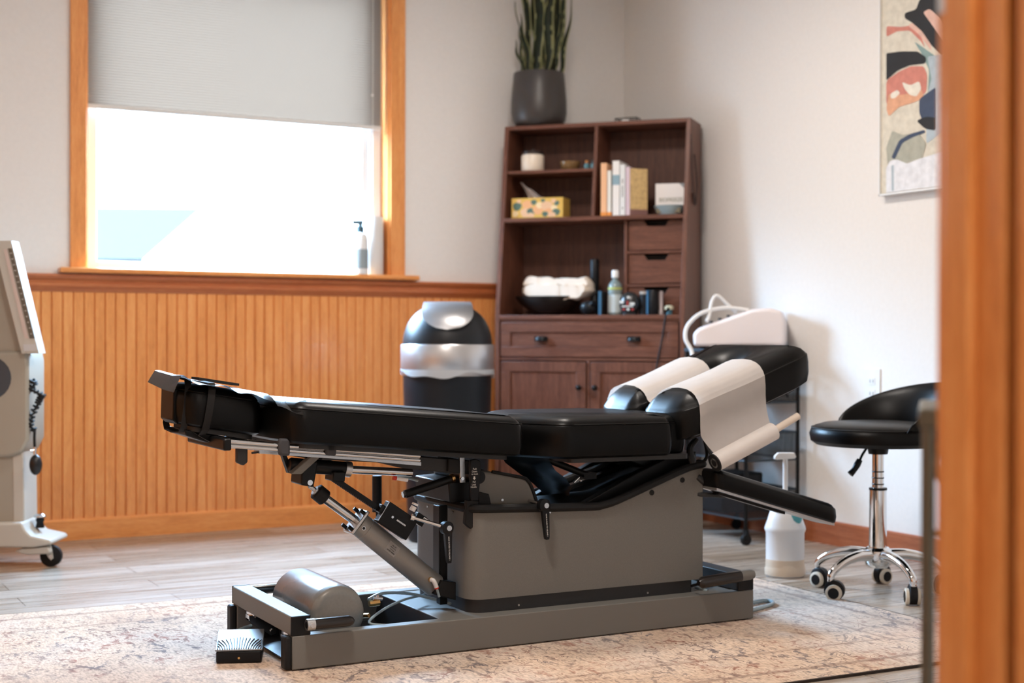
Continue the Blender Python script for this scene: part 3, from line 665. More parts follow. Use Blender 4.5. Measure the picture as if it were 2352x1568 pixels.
for k, (tx, sz_) in enumerate((('44-SD-44204', .0048), ('2.0 25 PSI', .0036), ('MADE IN 07', .0036), ('AIR 150', .0042))):
    p_ = mt @ Vector((.116, -.0326 + abs(.0085 - k * .0055) * .12, .0085 - k * .0055)); text(tx, sz_, 'seam', cy, p_, lo)
fq = tp(990, 1331, .125)
b = MB().use('brass'); b.cyl(fq + Vector((0, .02, 0)), fq, .0075, n=6); fi = part(b, 'hose_fitting')
b = MB(); b.tube([fq, fq + Vector((.004, -.008, -.002)), fq + Vector((.010, -.008, -.014)), fq + Vector((.012, -.008, -.020))], .006, 12); b.use('red').cyl(fq + Vector((.012, -.008, -.020)), fq + Vector((.013, -.008, -.023)), .0062); b.use('hose').cyl(fq + Vector((.013, -.008, -.023)), fq + Vector((.022, -.004, -.046)), .0035); b.obj('elbow', 'white', fi)
b = MB(); b.prism(uz([(1008, 1330), (1040, 1334), (1040, 1376), (990, 1362)], .14), 'y', .12, .20); part(b, 'cylinder_bracket', 'blackm', None, .002)
# upright post beside the housing
b = MB(); a = tp(1019, 1160, .17); c_ = tp(1022, 1360, .17); b.box(a.x - .012, a.x + .010, .165, .19, .10, a.z); b.box(a.x - .018, a.x - .012, .16, .20, .13, a.z); part(b, 'upright_post', 'blackm', None, .002)
# toothed rack and gearbox
r0, r1 = tp(768, 1101, .12), tp(915, 1200, .12); rx = (r1 - r0).normalized(); rw = side.cross(rx).normalized()
rm = Matrix(((rx.x, side.x, rw.x, r0.x), (rx.y, side.y, rw.y, r0.y), (rx.z, side.z, rw.z, r0.z), (0, 0, 0, 1)))
ln = (r1 - r0).length; pr = [(0, -.008), (ln, -.008)]
x = ln
while x > 0: pr += [(x, .005), (x - .0022, .0075), (x - .0034, .0075), (x - .0048, .005)]; x -= .0056
b = MB(); b.prism([(p[0], p[1]) for p in pr], 'y', -.006, .006, rm); part(b, 'toothed_rack', 'blackm')
g0 = tp(908, 1188, .10); gm = rm.copy(); gm.translation = g0
b = MB(); b.box(-.038, .058, -.006, .024, -.026, .034, gm); b.box(.050, .080, .0, .02, -.046, -.018, gm); b.box(-.05, -.036, -.002, .02, -.010, .012, gm); gb = part(b, 'gear_box', 'blackm', None, .002)
for k in (-.006, .010, .026):
    b = MB(); b.box(-.0395, -.038, -.004 + .001 * k, .022, .030 + k * .0, .032, gm); b.obj('edge_strip', 'alu', gb)
    break
b = MB(); b.box(-.040, -.0385, -.007, -.004, -.024, .032, gm); b.obj('edge_strip', 'alu', gb)
b = MB(); p_ = gm @ Vector((-.010, -.0065, .004)); b.cyl(p_, p_ + Vector((0, -.001, 0)), .0035, n=14); b.obj('screw', 'steel', gb)
b = MB(); b.box(.004, .034, -.0075, -.006, .002, .006, gm); b.obj('slot', 'alu', gb)
b = MB(); p_ = gm @ Vector((.066, -.004, -.040)); b.cyl(p_, p_ + rx * .02, .004); b.obj('set_screw', 'steel', gb)
b = MB(); p_ = tp(951, 1163, .09); b.cyl(p_, p_ + Vector((-.006, 0, -.010)), .008, n=12); b.cyl(p_ + Vector((.002, 0, .004)), p_ + Vector((.004, 0, .008)), .009, n=8); b.obj('thumb_nut', 'white', gb)
def knob(ps, pe, grip_end, wtop, nm, inscription):
    b = MB().use('steel'); b.cyl(ps, pe, .0052, n=14); b.cyl(ps, ps + (pe - ps).normalized() * .010, .010, n=20); rd = part(b, nm)
    b = MB().use('black'); b.tube([pe + Vector((-.003, .016, 0)), pe + Vector((-.002, .010, 0)), pe + Vector((0, -.006, 0)), pe + Vector((0, -.009, 0))], [.011, .0175, .0175, .012], 26, False)
    d = (grip_end - pe); s_ = d.cross(Vector((0, 1, 0))).normalized()
    def sec(t, w_): c = pe + d * t; return [c + s_ * w_ + Vector((0, -.008, 0)), c + s_ * w_ + Vector((0, .004, 0)), c - s_ * w_ + Vector((0, .004, 0)), c - s_ * w_ + Vector((0, -.008, 0))]
    b.rings([sec(.12, wtop), sec(.93, wtop * .58), sec(1.0, wtop * .42)]); b.obj('grip', None, rd)
    b = MB(); b.tube([pe + Vector((.002, -.0085, 0)), pe + Vector((.002, -.0105, 0))], [.0078, .0070], 22, False); b.obj('hub_disc', 'steel', rd)
    an = math.atan2(d.z, d.x); c = pe + d * .58 + Vector((0, -.0083, 0))
    text(inscription, .0048, 'print', rd, c, (R(90), 0, 0) if False else Matrix(((math.cos(an), -math.sin(an), 0), (0, 0, -1), (math.sin(an), math.cos(an), 0))).to_euler())
knob(tp(944, 1187, .095), tp(1027, 1212, .06), tp(1030, 1292, .06), .0105, 'lock_lever', 'ROHS 25 PUSH TO RELEASE 1')
knob(tp(1205, 1147, .12), tp(1250, 1160, .035), tp(1255, 1238, .035), .0105, 'lock_lever', 'ROHS 25 PUSH TO RELEASE 1')
# long flat handle with instruction print
hv = .075
b = MB().use('blackm'); pz = uz([(1080, 1056), (1092, 1053), (1102, 1058), (1104, 1068), (1098, 1150), (1080, 1150), (1078, 1068)], hv)
b.prism(pz, 'y', hv - .004, hv + .006); hd = part(b, 'release_handle', None, None, .002)
b = MB(); b.prism(uz([(1070, 1148), (1097, 1150), (1094, 1204), (1079, 1214), (1066, 1202)], hv), 'y', hv - .007, hv + .010); b.obj('grip', 'rubber', hd, bevel=.002)
for body, px, py in (('Push', 1090.5, 1076.5), ('Down', 1090, 1082.5), ('to Lock', 1090.5, 1088.3), ('Pull', 1089, 1106.5), ('Lock', 1088.5, 1112.5), ('Handle', 1088, 1118.2)):
    q = tp(px, py, hv - .0045); text(body, .0072, 'print', hd, q, (R(90), 0, 0), sx=.85)
q = tp(1089.5, 1097.5, hv - .0045)
b = MB(); b.prism([(q.x - .0022, q.z + .0045), (q.x + .0022, q.z + .0045), (q.x + .0022, q.z), (q.x + .0045, q.z), (q.x, q.z - .0050), (q.x - .0045, q.z), (q.x - .0022, q.z)], 'y', hv - .0048, hv - .0042); b.obj('arrow_mark', 'print', hd)
# diagonal stops at the pivot
for (a, c_, r_) in (((930, 1135), (1040, 1098), .011), ((1085, 1108), (1040, 1150), .006)):
    b = MB(); b.cyl(tp(*a, .13), tp(*c_, .13), r_); part(b, 'stop_strut', 'blackm')
b = MB(); b.cyl(tp(925, 1136, .13), tp(932, 1134, .13), .009, n=6); b.use('brass').cyl(tp(1036, 1099, .125), tp(1042, 1097, .125), .0115); part(b, 'strut_fitting', 'steel')
b = MB(); b.tube([tp(900, 1088, .2), tp(930, 1095, .2), tp(960, 1103, .2)], .004, 8); part(b, 'air_line', 'hose'); b = MB(); b.use('red').cyl(tp(903, 1097, .13), tp(910, 1098, .13), .006); b.use('white').cyl(tp(910, 1098, .13), tp(936, 1102, .13), .005); part(b, 'line_fitting')
b = MB(); b.cyl(tp(866, 1092, .40), tp(866, 1175, .40), .0135); b.cyl(tp(868, 1170, .40), tp(870, 1200, .40), .007); part(b, 'gas_spring', 'rubber')
# grey hood over the gearing
b = MB().use('grey'); 
hp = uz([(1092, 1160), (1092, 1082), (1130, 1083), (1198, 1096), (1212, 1103), (1222, 1120), (1236, 1162)], .10)
b.prism(hp, 'y', .10, .36); ho = part(b, 'gear_hood', None, None, .008, segs=3)
b = MB(); b.tube([(p[0], .10, p[1]) for p in hp[2:]], .0045, 8); b.obj('hood_trim', 'rubber', ho); b = MB(); b.tube([(p[0], .36, p[1]) for p in hp[2:]], .0045, 8); b.obj('hood_trim', 'rubber', ho)
b = MB(); q = tp(1153, 1148, .10); b.cyl((q.x, .101, q.z), (q.x, .097, q.z), .0038, n=12); b.obj('screw', 'steel', ho)
b = MB(); b.prism(uz([(1098, 1128), (1122, 1134), (1127, 1158), (1098, 1160)], .094), 'y', .090, .101); b.obj('notch_plate', 'rubber', ho, bevel=.002)
# leatherette apron hanging from the pelvic cushion
ea = [tp(px, py, .33) for px, py in ((1150, 1042), (1160, 1062), (1190, 1085), (1222, 1108), (1248, 1132), (1262, 1147))]
eb = [tp(px, py, .13) for px, py in ((1262, 1042), (1262, 1060), (1276, 1082), (1300, 1100), (1312, 1118), (1306, 1140))]
def apron(i, j):
    x = i * (len(ea) - 1); k = min(int(x), len(ea) - 2); f = x - k
    p = ea[k].lerp(ea[k + 1], f).lerp(eb[k].lerp(eb[k + 1], f), j)
    return p + Vector((.012 * math.sin(j * math.pi), 0, .004 * math.sin(j * 9)))
b = MB(); b.grid(apron, 24, 12, .003); part(b, 'hanging_apron', 'leather')
# inner carriage
b = MB(); b.prism(uz([(1335, 1160), (1385, 1158), (1595, 1066), (1600, 1036), (1535, 1050), (1470, 1082)], .09), 'y', .09, .12); part(b, 'carriage_side', 'blackm', None, .003); b = MB(); b.prism(uz([(1335, 1160), (1385, 1158), (1595, 1066), (1600, 1036), (1535, 1050), (1470, 1082)], .09), 'y', .36, .39); part(b, 'carriage_side', 'blackm', None, .003)
b = MB(); b.prism(uz([(1420, 1050), (1600, 1036), (1600, 1062), (1500, 1078)], .12), 'y', .12, .36); part(b, 'carriage_plate', 'blackm', None, .003)
for (a, c_) in (((1270, 1112), (1440, 1048)), ((1300, 1120), (1490, 1048))):
    b = MB(); p0, p1 = tp(*a, .26), tp(*c_, .26); dd = Vector((0, 0, .006)); ww = Vector((0, .012, 0))
    b.rings([[p + dd - ww, p + dd + ww, p - dd + ww, p - dd - ww] for p in (p0, p1)]); part(b, 'slide_bar', 'steel')
b = MB(); b.cyl(tp(1256, 1054, .16), tp(1350, 1092, .16), .010); b.box(*[x for x in (tp(1345, 1090, .16).x - .01, tp(1345, 1090, .16).x + .03, .15, .18, tp(1345, 1090, .16).z - .012, tp(1345, 1090, .16).z + .006)]); part(b, 'stay_strut', 'blackm')
b = MB(); b.cyl(tp(1318, 1108, .15), tp(1330, 1096, .15), .004); b.ball(tp(1334, 1104, .15), .005, 10); part(b, 'strut_pin', 'chrome')
b = MB(); b.tube([tp(1590, 1062, .05), tp(1585, 1030, .05), tp(1600, 1008, .05)], [.012, .010, .008], 10); b.tube([tp(1612, 1065, .06), tp(1624, 1045, .05), tp(1618, 1010, .05)], .005, 8); part(b, 'head_bracket', 'blackm')
# armrest
za = lambda u: .397 - .292 * (u - 1.245)
b = MB(); b.pad(smooth_poly([(1.258, -.02), (1.70, -.02), (1.70, .085), (1.258, .085)], d=.03), [(.006, 0), (0, .004), (-.003, .022), (-.001, .042), (.0015, .0455), (.004, .047), (.010, .053), (.020, .057)], za); ar = part(b, 'armrest', 'leather')
b = MB(); b.pad([(1.26, -.012), (1.69, -.012), (1.69, .075), (1.26, .075)], [(0, -.006), (0, .001)], za); b.obj('armrest_plate', 'alu', ar)
b = MB(); b.pad([(1.29, .02), (1.53, .02), (1.53, .05), (1.29, .05)], [(0, -.014), (0, -.0055)], za); b.obj('armrest_rail', 'blackm', ar)
b = MB(); b.cyl((ur - .02, .06, .42), (1.30, .045, za(1.30) - .002), .010); b.cyl((ur - .02, .06, .37), (1.33, .045, za(1.33) - .01), .007); part(b, 'armrest_arm', 'greyd')
# air tank on the base
b = MB().use('tank'); tx, tz, tr_ = .165, .112, .076
b.tube([(tx, .105, tz), (tx, .106, tz), (tx, .112, tz), (tx, .125, tz), (tx, .13, tz), (tx, .40, tz), (tx, .415, tz), (tx, .42, tz)], [.050, .064, .072, .0755, .076, .076, .070, .05], 48, False, True); tk = part(b, 'air_tank')
b = MB(); b.tube([(tx + .055, .18, .03 + .06), (tx + .09, .12, .10)], .006, 8) ; q = tp(848, 1386, .13)
b.use('brass').cyl(q, q + Vector((.028, 0, .001)), .009, n=8); b.use('steel').cyl(q + Vector((.012, 0, .014)), q + Vector((.036, 0, .010)), .005); b.cyl(q + Vector((.020, 0, -.006)), q + Vector((.024, 0, .020)), .0035); b.obj('tank_valve', None, tk)
for y_ in (.14, .36): b = MB(); b.box(tx - .07, tx + .07, y_, y_ + .02, .016, .06); b.obj('tank_saddle', 'greyd', tk)
# hoses
b = MB(); b.tube([tp(846, 1376, .20), tp(880, 1362, .22), tp(940, 1363, .24), tp(1000, 1376, .20), tp(1035, 1386, .16)], .0042, 10); part(b, 'air_hose', 'hose')
b = MB(); b.tube([tp(900, 1436, .10), tp(848, 1430, .12), tp(880, 1400, .15), tp(930, 1376, .2), tp(975, 1366, .26)], .0036, 10); part(b, 'air_hose', 'hose')
b = MB(); b.tube([tp(1592, 1342, .2), tp(1602, 1350, .1), tp(1625, 1358, .06)], .006, 8); part(b, 'air_hose', 'hose')
q = TAB.pix(1756, 1378, z=.014)
b = MB(); b.tube([(1.36, .20, .016), (1.44, .16, .014), (q.x, q.y, .013), (q.x - .02, q.y - .06, .013), (1.39, .06, .013)], .0055, 10); part(b, 'floor_hose', 'hose')
# ------------------------------------------------------------------ paper roll lying in its holder along the head cushion
t = thing('face_paper_roll', 'roll of white paper hung beside the head cushion, its sheet drawn over both pads', 'paper roll', TAB.w((1.24, -.03, .46)), TAB.ang)
off = Vector((1.24, -.03, .46))
def q_(px, py, v): return tp(px, py, v) - off
ra, rb_ = q_(1643, 1062, -.035), q_(1776, 990, -.035); rd_ = (rb_ - ra).normalized()
b = MB(); b.cyl(ra, rb_, .0262, n=36); b.obj('paper_core_roll', 'paper', t)
b = MB(); b.cyl(rb_ - rd_ * .01, q_(1833, 955, -.035) , .0105, n=24); b.obj('core_tube', 'papertube', t)
b = MB().use('rubber'); b.tube([ra - rd_ * .004, ra], [.026, .027], 32, False); b.use('steel').tube([ra - rd_ * .0048, ra - rd_ * .0040], .015, 24, False); b.use('rubber').tube([ra - rd_ * .0055, ra - rd_ * .0046], .010, 24, False)
b.tube([ra - rd_ * .002 + Vector((-.002, 0, .005)), q_(1622, 1020, -.005), q_(1618, 1005, .03)], .0045, 10); b.obj('roll_bracket', None, t)
# sheet: section across the cushion, swept along the slope
ua, ub = 1.205, 1.435
sec = [(-.042, -.088), (-.034, -.074), (-.026, -.056), (-.018, -.035), (-.012, -.010), (-.0085, .03), (-.0080, .06), (-.004, .088), (.006, .099), (.018, .111), (.035, .1200), (.06, .1270), (.10, .1300), (.15, .1275), (.185, .1190), (.205, .108), (.218, .096), (.228, .088), (.242, .083), (.256, .088), (.266, .096), (.279, .108), (.299, .119), (.334, .1275), (.38, .1300), (.42, .1270), (.449, .1200), (.466, .111), (.476, .099), (.486, .088), (.4905, .06), (.4915, .02), (.493, -.02)]
def sheet(i, j):
    x = i * (len(sec) - 1); k = min(int(x), len(sec) - 2); f = x - k
    v = sec[k][0] + (sec[k + 1][0] - sec[k][0]) * f; h = sec[k][1] + (sec[k + 1][1] - sec[k][1]) * f
    low = min(1, max(0, -h / .07)) if v < .2 else 0
    u = ua + (ub - ua) * j + .0 * low
    if h > .095: h += .0035
    if v < 0: u = u + (.040 - .034 * j) * low
    return Vector((u, v, zh(u) + h + (.002 * math.sin(j * 5 + i * 3)))) - off
b = MB(); b.grid(sheet, 96, 12, .0004); b.obj('paper_sheet', 'paper', t)
# ------------------------------------------------------------------ foot pedal
q = ROOM.pix(603, 1521, z=.008); p_ = ROOM.pix(494, 1524, z=.008); an = math.atan2((q - p_).y, (q - p_).x); wd = (q - p_).length
t = thing('foot_pedal', 'black foot pedal with ribbed metal top on the rug at the foot end', 'foot pedal', p_, an)
b = MB(); b.box(.002, wd - .002, 0, .115, .0, .030); b.obj('base', 'black', t, bevel=.004)
tl = R(14)
def ped(x, y): return (x, y, .034 + y * math.tan(tl))
M['tread'] = mat('worn_tread_metal', (.26, .27, .28), .42, metal=.9)
b = MB().use('tread'); b.rings([[(0, .0, .030), (wd, .0, .030), (wd, .112, .050), (0, .112, .050)], [ped(0, 0), ped(wd, 0), ped(wd, .112), ped(0, .112)]]); pt_ = b.obj('tread_plate', None, t, bevel=.001)
b = MB()
for k in range(19):
    x0 = .006 + k * (wd - .012) / 18; c = (k - 9) / 9
    path = [ped(x0, .003)] + [ped(min(wd - .004, max(.004, x0 + (abs(c) ** 1.5) * math.copysign(1, c) * .040 * (s_ ** 2))), .003 + s_ * .062 * (1 - .35 * abs(c))) for s_ in (.25, .5, .75, 1)]
    b.tube([(p[0], p[1], p[2] + .0006) for p in path], .0013, 6)
b.obj('tread_rib', 'greyd', pt_)
b = MB(); b.tube([(wd * .5, .001, .013), (wd * .5, -.002, .013)], [.0042, .0030], 14, False); b.obj('screw', 'brass', t)
b = MB(); b.tube([(wd * .32, .112, .012), (wd * .28, .17, .022), (wd * .36, .25, .03), (wd * .62, .31, .03)], .0048, 10); b.obj('hose', 'hose', t)
# ================================================================== HUTCH (walnut storage cabinet in the corner)
BW, BD = .858, .34
def fy(z): return 0 if z <= .915 else (z - .915) / (1.775 - .915) * .125
t = thing('storage_hutch', 'tall walnut hutch with open shelves and drawers standing across the corner', 'cabinet', BOOK.o, BOOK.ang)
HU = t
def hp_(b, name, m, par=None, bevel=.0015): return b.obj(name, m, par or HU, bevel=bevel)
spf = [(0, 0), (0, .915), (.125, 1.775), (BD, 1.775), (BD, 0)]
for x0 in (0, BW - .02):
    b = MB(); b.prism(spf, 'x', x0, x0 + .02); hp_(b, 'side_panel', 'wal_v')
b = MB(); b.box(.02, BW - .02, .125, BD, 1.757, 1.775); hp_(b, 'top_board', 'wal_h')
b = MB(); b.box(.02, BW - .02, BD - .012, BD - .004, .03, 1.757); hp_(b, 'back_panel', 'wal_back')
b = MB(); b.box(.02, BW - .02, .0, BD - .012, .898, .917); hp_(b, 'shelf', 'wal_h')
b = MB(); b.box(.02, BW - .02, fy(1.345) + .001, BD - .012, 1.335, 1.353); hp_(b, 'shelf', 'wal_h')
b = MB(); b.box(.02, .427, fy(1.56) + .006, BD - .012, 1.555, 1.569); hp_(b, 'shelf', 'wal_h')
b = MB(); b.prism([(fy(1.353), 1.353), (fy(1.757), 1.757), (BD - .012, 1.757), (BD - .012, 1.353)], 'x', .425, .441); hp_(b, 'divider', 'wal_v')
b = MB(); b.prism([(.098, .917), (.098, 1.335), (BD - .012, 1.335), (BD - .012, .917)], 'x', .567, .581); hp_(b, 'divider', 'wal_v')
for z in (1.192, 1.046): b = MB(); b.box(.581, BW - .02, .099, BD - .012, z - .006, z + .006); hp_(b, 'shelf', 'wal_h')
M['drawer_shade'] = mat('painted_drawer_shade', (.008, .005, .004), .8)  # near-black colour standing for the shade inside the small drawers
for z0, z1 in ((1.201, 1.332), (1.055, 1.183), (.920, 1.037)):
    x0, x1 = .585, BW - .024; xm = (x0 + x1) / 2 + .0
    b = MB()
    def fr(z, d): return .105 + d
    out = [(x0, z0), (x1, z0), (x1, z1), (xm + .056, z1), (xm + .040, z1 - .026), (xm - .040, z1 - .026), (xm - .056, z1), (x0, z1)]
    f0 = [(p[0], fr(p[1], 0), p[1]) for p in out]; f1 = [(p[0], fr(p[1], .012), p[1]) for p in out]; b.rings([f0, f1])
    dr = hp_(b, 'drawer', 'wal_h')
    b = MB(); b.box(x0 + .004, x1 - .004, fr(z1, .03), fr(z1, .034), z0 + .004, z1 - .003); b.obj('drawer_shade_sheet', 'drawer_shade', dr)  # thin dark sheet paints the shade behind the drawer notch
# base: plinth rail, wide drawer, two doors
b = MB(); b.box(.02, BW - .02, .02, .04, .0, .05); hp_(b, 'plinth', 'wal_h')
b = MB(); b.box(.02, BW - .02, .006, .02, .717, .729); b.box(.425, .437, .006, .02, .05, .717); b.box(.02, BW - .02, .006, .02, .888, .898); b.box(.02, BW - .02, .006, .02, .05, .06); hp_(b, 'face_frame', 'wal_h')
def framed(x0, x1, z0, z1, name, mm):
    b = MB().use(mm); w = .045
    b.box(x0, x1, .002, .016, z0, z0 + w); b.box(x0, x1, .002, .016, z1 - w, z1); b.box(x0, x0 + w, .002, .016, z0 + w, z1 - w); b.box(x1 - w, x1, .002, .016, z0 + w, z1 - w)
    b.box(x0 + w, x1 - w, .008, .014, z0 + w, z1 - w); return hp_(b, name, None)
dr = framed(.026, BW - .026, .733, .886, 'drawer', 'wal_h')
for x in (.216, .637):
    b = MB(); b.lathe([(.0, .012), (.016, .010), (.024, .004), (.026, -.006), (.026, -.010)], (x, -.008, .812), 20, True, 1, .55); b.box(x - .030, x + .030, -.0015, .002, .802, .823); b.obj('cup_pull', 'blackm', dr)
d1 = framed(.026, .421, .064, .712, 'door', 'wal_v'); d2 = framed(.441, BW - .026, .064, .712, 'door', 'wal_v')
for x, d in ((.395, d1), (.467, d2)): b = MB(); b.cyl((x, .002, .60), (x, -.018, .60), .006); b.ball((x, -.022, .60), .013, 14); b.obj('knob', 'blackm', d)
def bp(px, py, y):  # point in the hutch frame at a given depth
    return BOOK.pix(px, py, v=y)
def bthing(name, label, cat, px, y, z, group=None, ang=0):
    q = bp(px, 600, y); return thing(name, label, cat, BOOK.w((q.x, y, z)), BOOK.ang + ang, group)
PXM = lambda y: 1 / 3267 * 6.25
def wpx(n): return n * 6.2 / 3267
# plant on top
t = bthing('snake_plant', 'tall snake plant in a dark grey round pot on top of the walnut hutch', 'potted plant', 1237, .235, 1.775)
b = MB(); b.lathe([(.0, .0), (.085, 0), (.108, .012), (.122, .035), (.128, .07), (.1275, .12), (.122, .19), (.117, .248), (.115, .252), (.110, .250), (.110, .225), (0, .222)], n=56); b.obj('pot', mat('matt_dark_pot', (.045, .038, .034), .38), t)
b = MB(); b.lathe([(0, .229), (.109, .227), (.109, .223), (0, .222)]); b.obj('soil', mat('soil', (.03, .02, .014), .95), t)
M['leafg'] = speckle(mat('leaf_green', (.022, .034, .016), .45), (.022, .034, .016), .4, 25, 0); M['leafy'] = mat('leaf_edge', (.42, .42, .20), .45)
random.seed(11)
lv = [(-.075, .0, -.30, .19, .010), (-.06, -.03, -.16, .36, .013), (-.045, .01, -.10, .62, .030), (-.03, -.04, -.22, .30, .017), (.0, -.03, .02, .60, .034), (.02, .03, .0, .66, .028), (.045, -.035, .06, .52, .030), (.05, .02, .12, .60, .020), (.07, .0, .18, .50, .018), (.075, -.03, .20, .30, .014), (-.015, .05, -.08, .64, .026), (.03, .06, .14, .62, .022), (-.065, .04, -.24, .25, .014), (.085, .03, .22, .40, .015)]
for k, (x, y, lean, h, w) in enumerate(lv):
    b = MB(); tw = random.uniform(-.5, .5); ph = random.uniform(0, 6)
    def leaf(i, j, x=x, y=y, lean=lean, h=h, w=w, tw=tw, ph=ph):
        s = i; ww = .72 * w * (.75 + .5 * math.sin(min(1, s * 1.1) * math.pi)) * (1 - s ** 4); a = tw + .5 * math.sin(s * 5 + ph); cx_ = x + lean * s * h * .8 + .006 * math.sin(s * 11 + ph); jj = j - .5
        return (cx_ + ww * 2 * jj * math.cos(a), y + ww * 2 * jj * math.sin(a) + .012 * (abs(jj) * 2) ** 2, .225 + s * h)
    b.use('leafg'); b.grid(leaf, 24, 8)
    b.use('leafy'); b.bm.faces.ensure_lookup_table()
    for fi, f in enumerate(b.bm.faces):
        if fi % 8 in (0, 7) or (fi % 8 in (1, 6) and random.random() < .25): f.material_index = b.cur
    bmesh.ops.solidify(b.bm, geom=list(b.bm.faces), thickness=.002)
    b.obj('leaf', None, t)
# small frame lying on top of the hutch
t = bthing('wire_tray', 'small dark wire tray with a white card on the hutch top', 'tray', 1441, .20, 1.775)
b = MB(); b.box(-.05, .05, -.03, .03, 0, .003); b.tube([(-.05, -.03, .018), (.05, -.03, .020), (.05, .03, .022), (-.05, .03, .020), (-.05, -.03, .018)], .0025, 6, False)
for x, y in ((-.05, -.03), (.05, -.03), (.05, .03), (-.05, .03)): b.cyl((x, y, 0), (x, y, .02), .002, n=6)
b.obj('tray', 'blackm', t)
b = MB(); b.box(-.02, .012, -.026, .01, .003, .013); b.obj('card', 'white', t)
# shelf contents: candle jar
t = bthing('candle_jar', 'cream candle jar with dark lid on the small upper shelf', 'jar', 1223, .16, 1.569)
b = MB(); b.lathe([(0, 0), (.048, 0), (.052, .006), (.052, .070), (.048, .076), (0, .076)]); b.obj('jar', mat('cream_glass', (.78, .68, .56), .3), t)
b = MB(); b.lathe([(0, .076), (.046, .076), (.048, .080), (.048, .090), (.02, .092), (.006, .094), (.006, .102), (0, .104)]); b.obj('lid', mat('dark_lid', (.03, .02, .018), .35), t)
t = bthing('trinket_bowl', 'small amber glass bowl beside the blue bottles on the upper shelf', 'bowl', 1309, .17, 1.569)
b = MB(); b.lathe([(0, 0), (.030, 0), (.040, .012), (.046, .032), (.047, .040), (.043, .038), (.036, .014), (0, .008)]); b.obj('bowl', mat('amber_glass', (.40, .24, .10), .15, trans=.5), t)
b = MB(); b.lathe([(0, .030), (.040, .030), (.040, .036), (.012, .044), (0, .045)]); b.obj('contents', mat('bowl_contents', (.28, .20, .10), .4), t)
for k, (px, capc, lab) in enumerate(((1347, (.55, .22, .06), 'tiny blue bottle with an orange cap on the upper shelf'), (1362, (.05, .06, .06), 'tiny blue bottle with a dark cap beside the shelf divider'))):
    t = bthing('essential_oil_bottle', lab, 'bottle', px, .16, 1.569, 'tiny bottles on the upper shelf')
    b = MB(); b.lathe([(0, 0), (.011, 0), (.012, .003), (.012, .024), (.006, .030), (0, .030)], n=20); b.obj('bottle', mat('blue_glass', (.12, .28, .34), .2), t)
    b = MB(); b.lathe([(0, .030), (.007, .030), (.007, .042), (0, .042)], n=16); b.obj('cap', mat('small_cap', capc, .4), t)
# tissue box
t = bthing('tissue_box', 'yellow tissue box with orange fruit pattern and a tissue pulled up', 'tissue box', 1242, .155, 1.353)
M['yel'] = mat('box_yellow', (.72, .46, .10), .5); fruit = [(.80, .42, .20), (.78, .50, .30), (.10, .17, .13), (.85, .68, .40)]
W2, H2 = .121, .092
b = MB().use('yel'); b.box(-W2, W2, -.055, .055, 0, H2)
fm = [mat('fruit_print_%s' % 'abcd'[i], c_, .5) for i, c_ in enumerate(fruit)]
random.seed(3)
blobs = [(-.095, .055, .022, 2), (-.045, .060, .026, 0), (-.055, .026, .024, 1), (-.105, .022, .016, 3), (-.028, .03, .020, 2), (-.030, .012, .017, 1), (.005, .038, .026, 0), (.012, .058, .017, 3), (.045, .054, .027, 1), (.055, .026, .021, 0), (.038, .018, .014, 2), (.080, .045, .015, 3), (.092, .066, .013, 2), (.090, .026, .018, 2), (.070, .012, .018, 1), (-.015, .072, .014, 2), (.078, .076, .012, 1), (-.085, .078, .010, 1), (.028, .080, .01, 2)]
for k, (x, z, r, m_) in enumerate(blobs):
    n = 14; y = -.0552 - k * .00006
    vs = [b.bm.verts.new((x + max(-W2 + .006, min(W2 - .006, x + r * (1 + .12 * math.sin(3 * a_)) * math.cos(a_))) - x, y, max(.006, min(H2 - .006, z + r * .85 * math.sin(a_))))) for a_ in [2 * math.pi * i / n for i in range(n)]]
    b.use(fm[m_]); b.face(vs)
b.obj('carton', None, t)
def tis(i, j):
    x = -.055 + .10 * j + (-.045 + .0 * j) * i; z = H2 + i * (.078 - .075 * j ** 1.2) + .004 * math.sin(j * 14)
    return (x, .012 * math.sin(j * 12 + i * 3) , z)
b = MB(); b.grid(tis, 12, 18, .002); b.obj('tissue', mat('tissue_paper', (.78, .72, .70), .9), t)
t = bthing('nail_polish_bottle', 'tiny pale bottle with a black cap beside the divider, lower left shelf', 'bottle', 1363, .13, 1.353)
b = MB(); b.lathe([(0, 0), (.010, 0), (.010, .016), (.006, .020), (0, .020)], n=18); b.obj('bottle', mat('pale_pink_glass', (.45, .36, .38), .3), t)
b = MB(); b.lathe([(0, .020), (.008, .020), (.007, .046), (0, .046)], n=18); b.obj('cap', 'black', t)
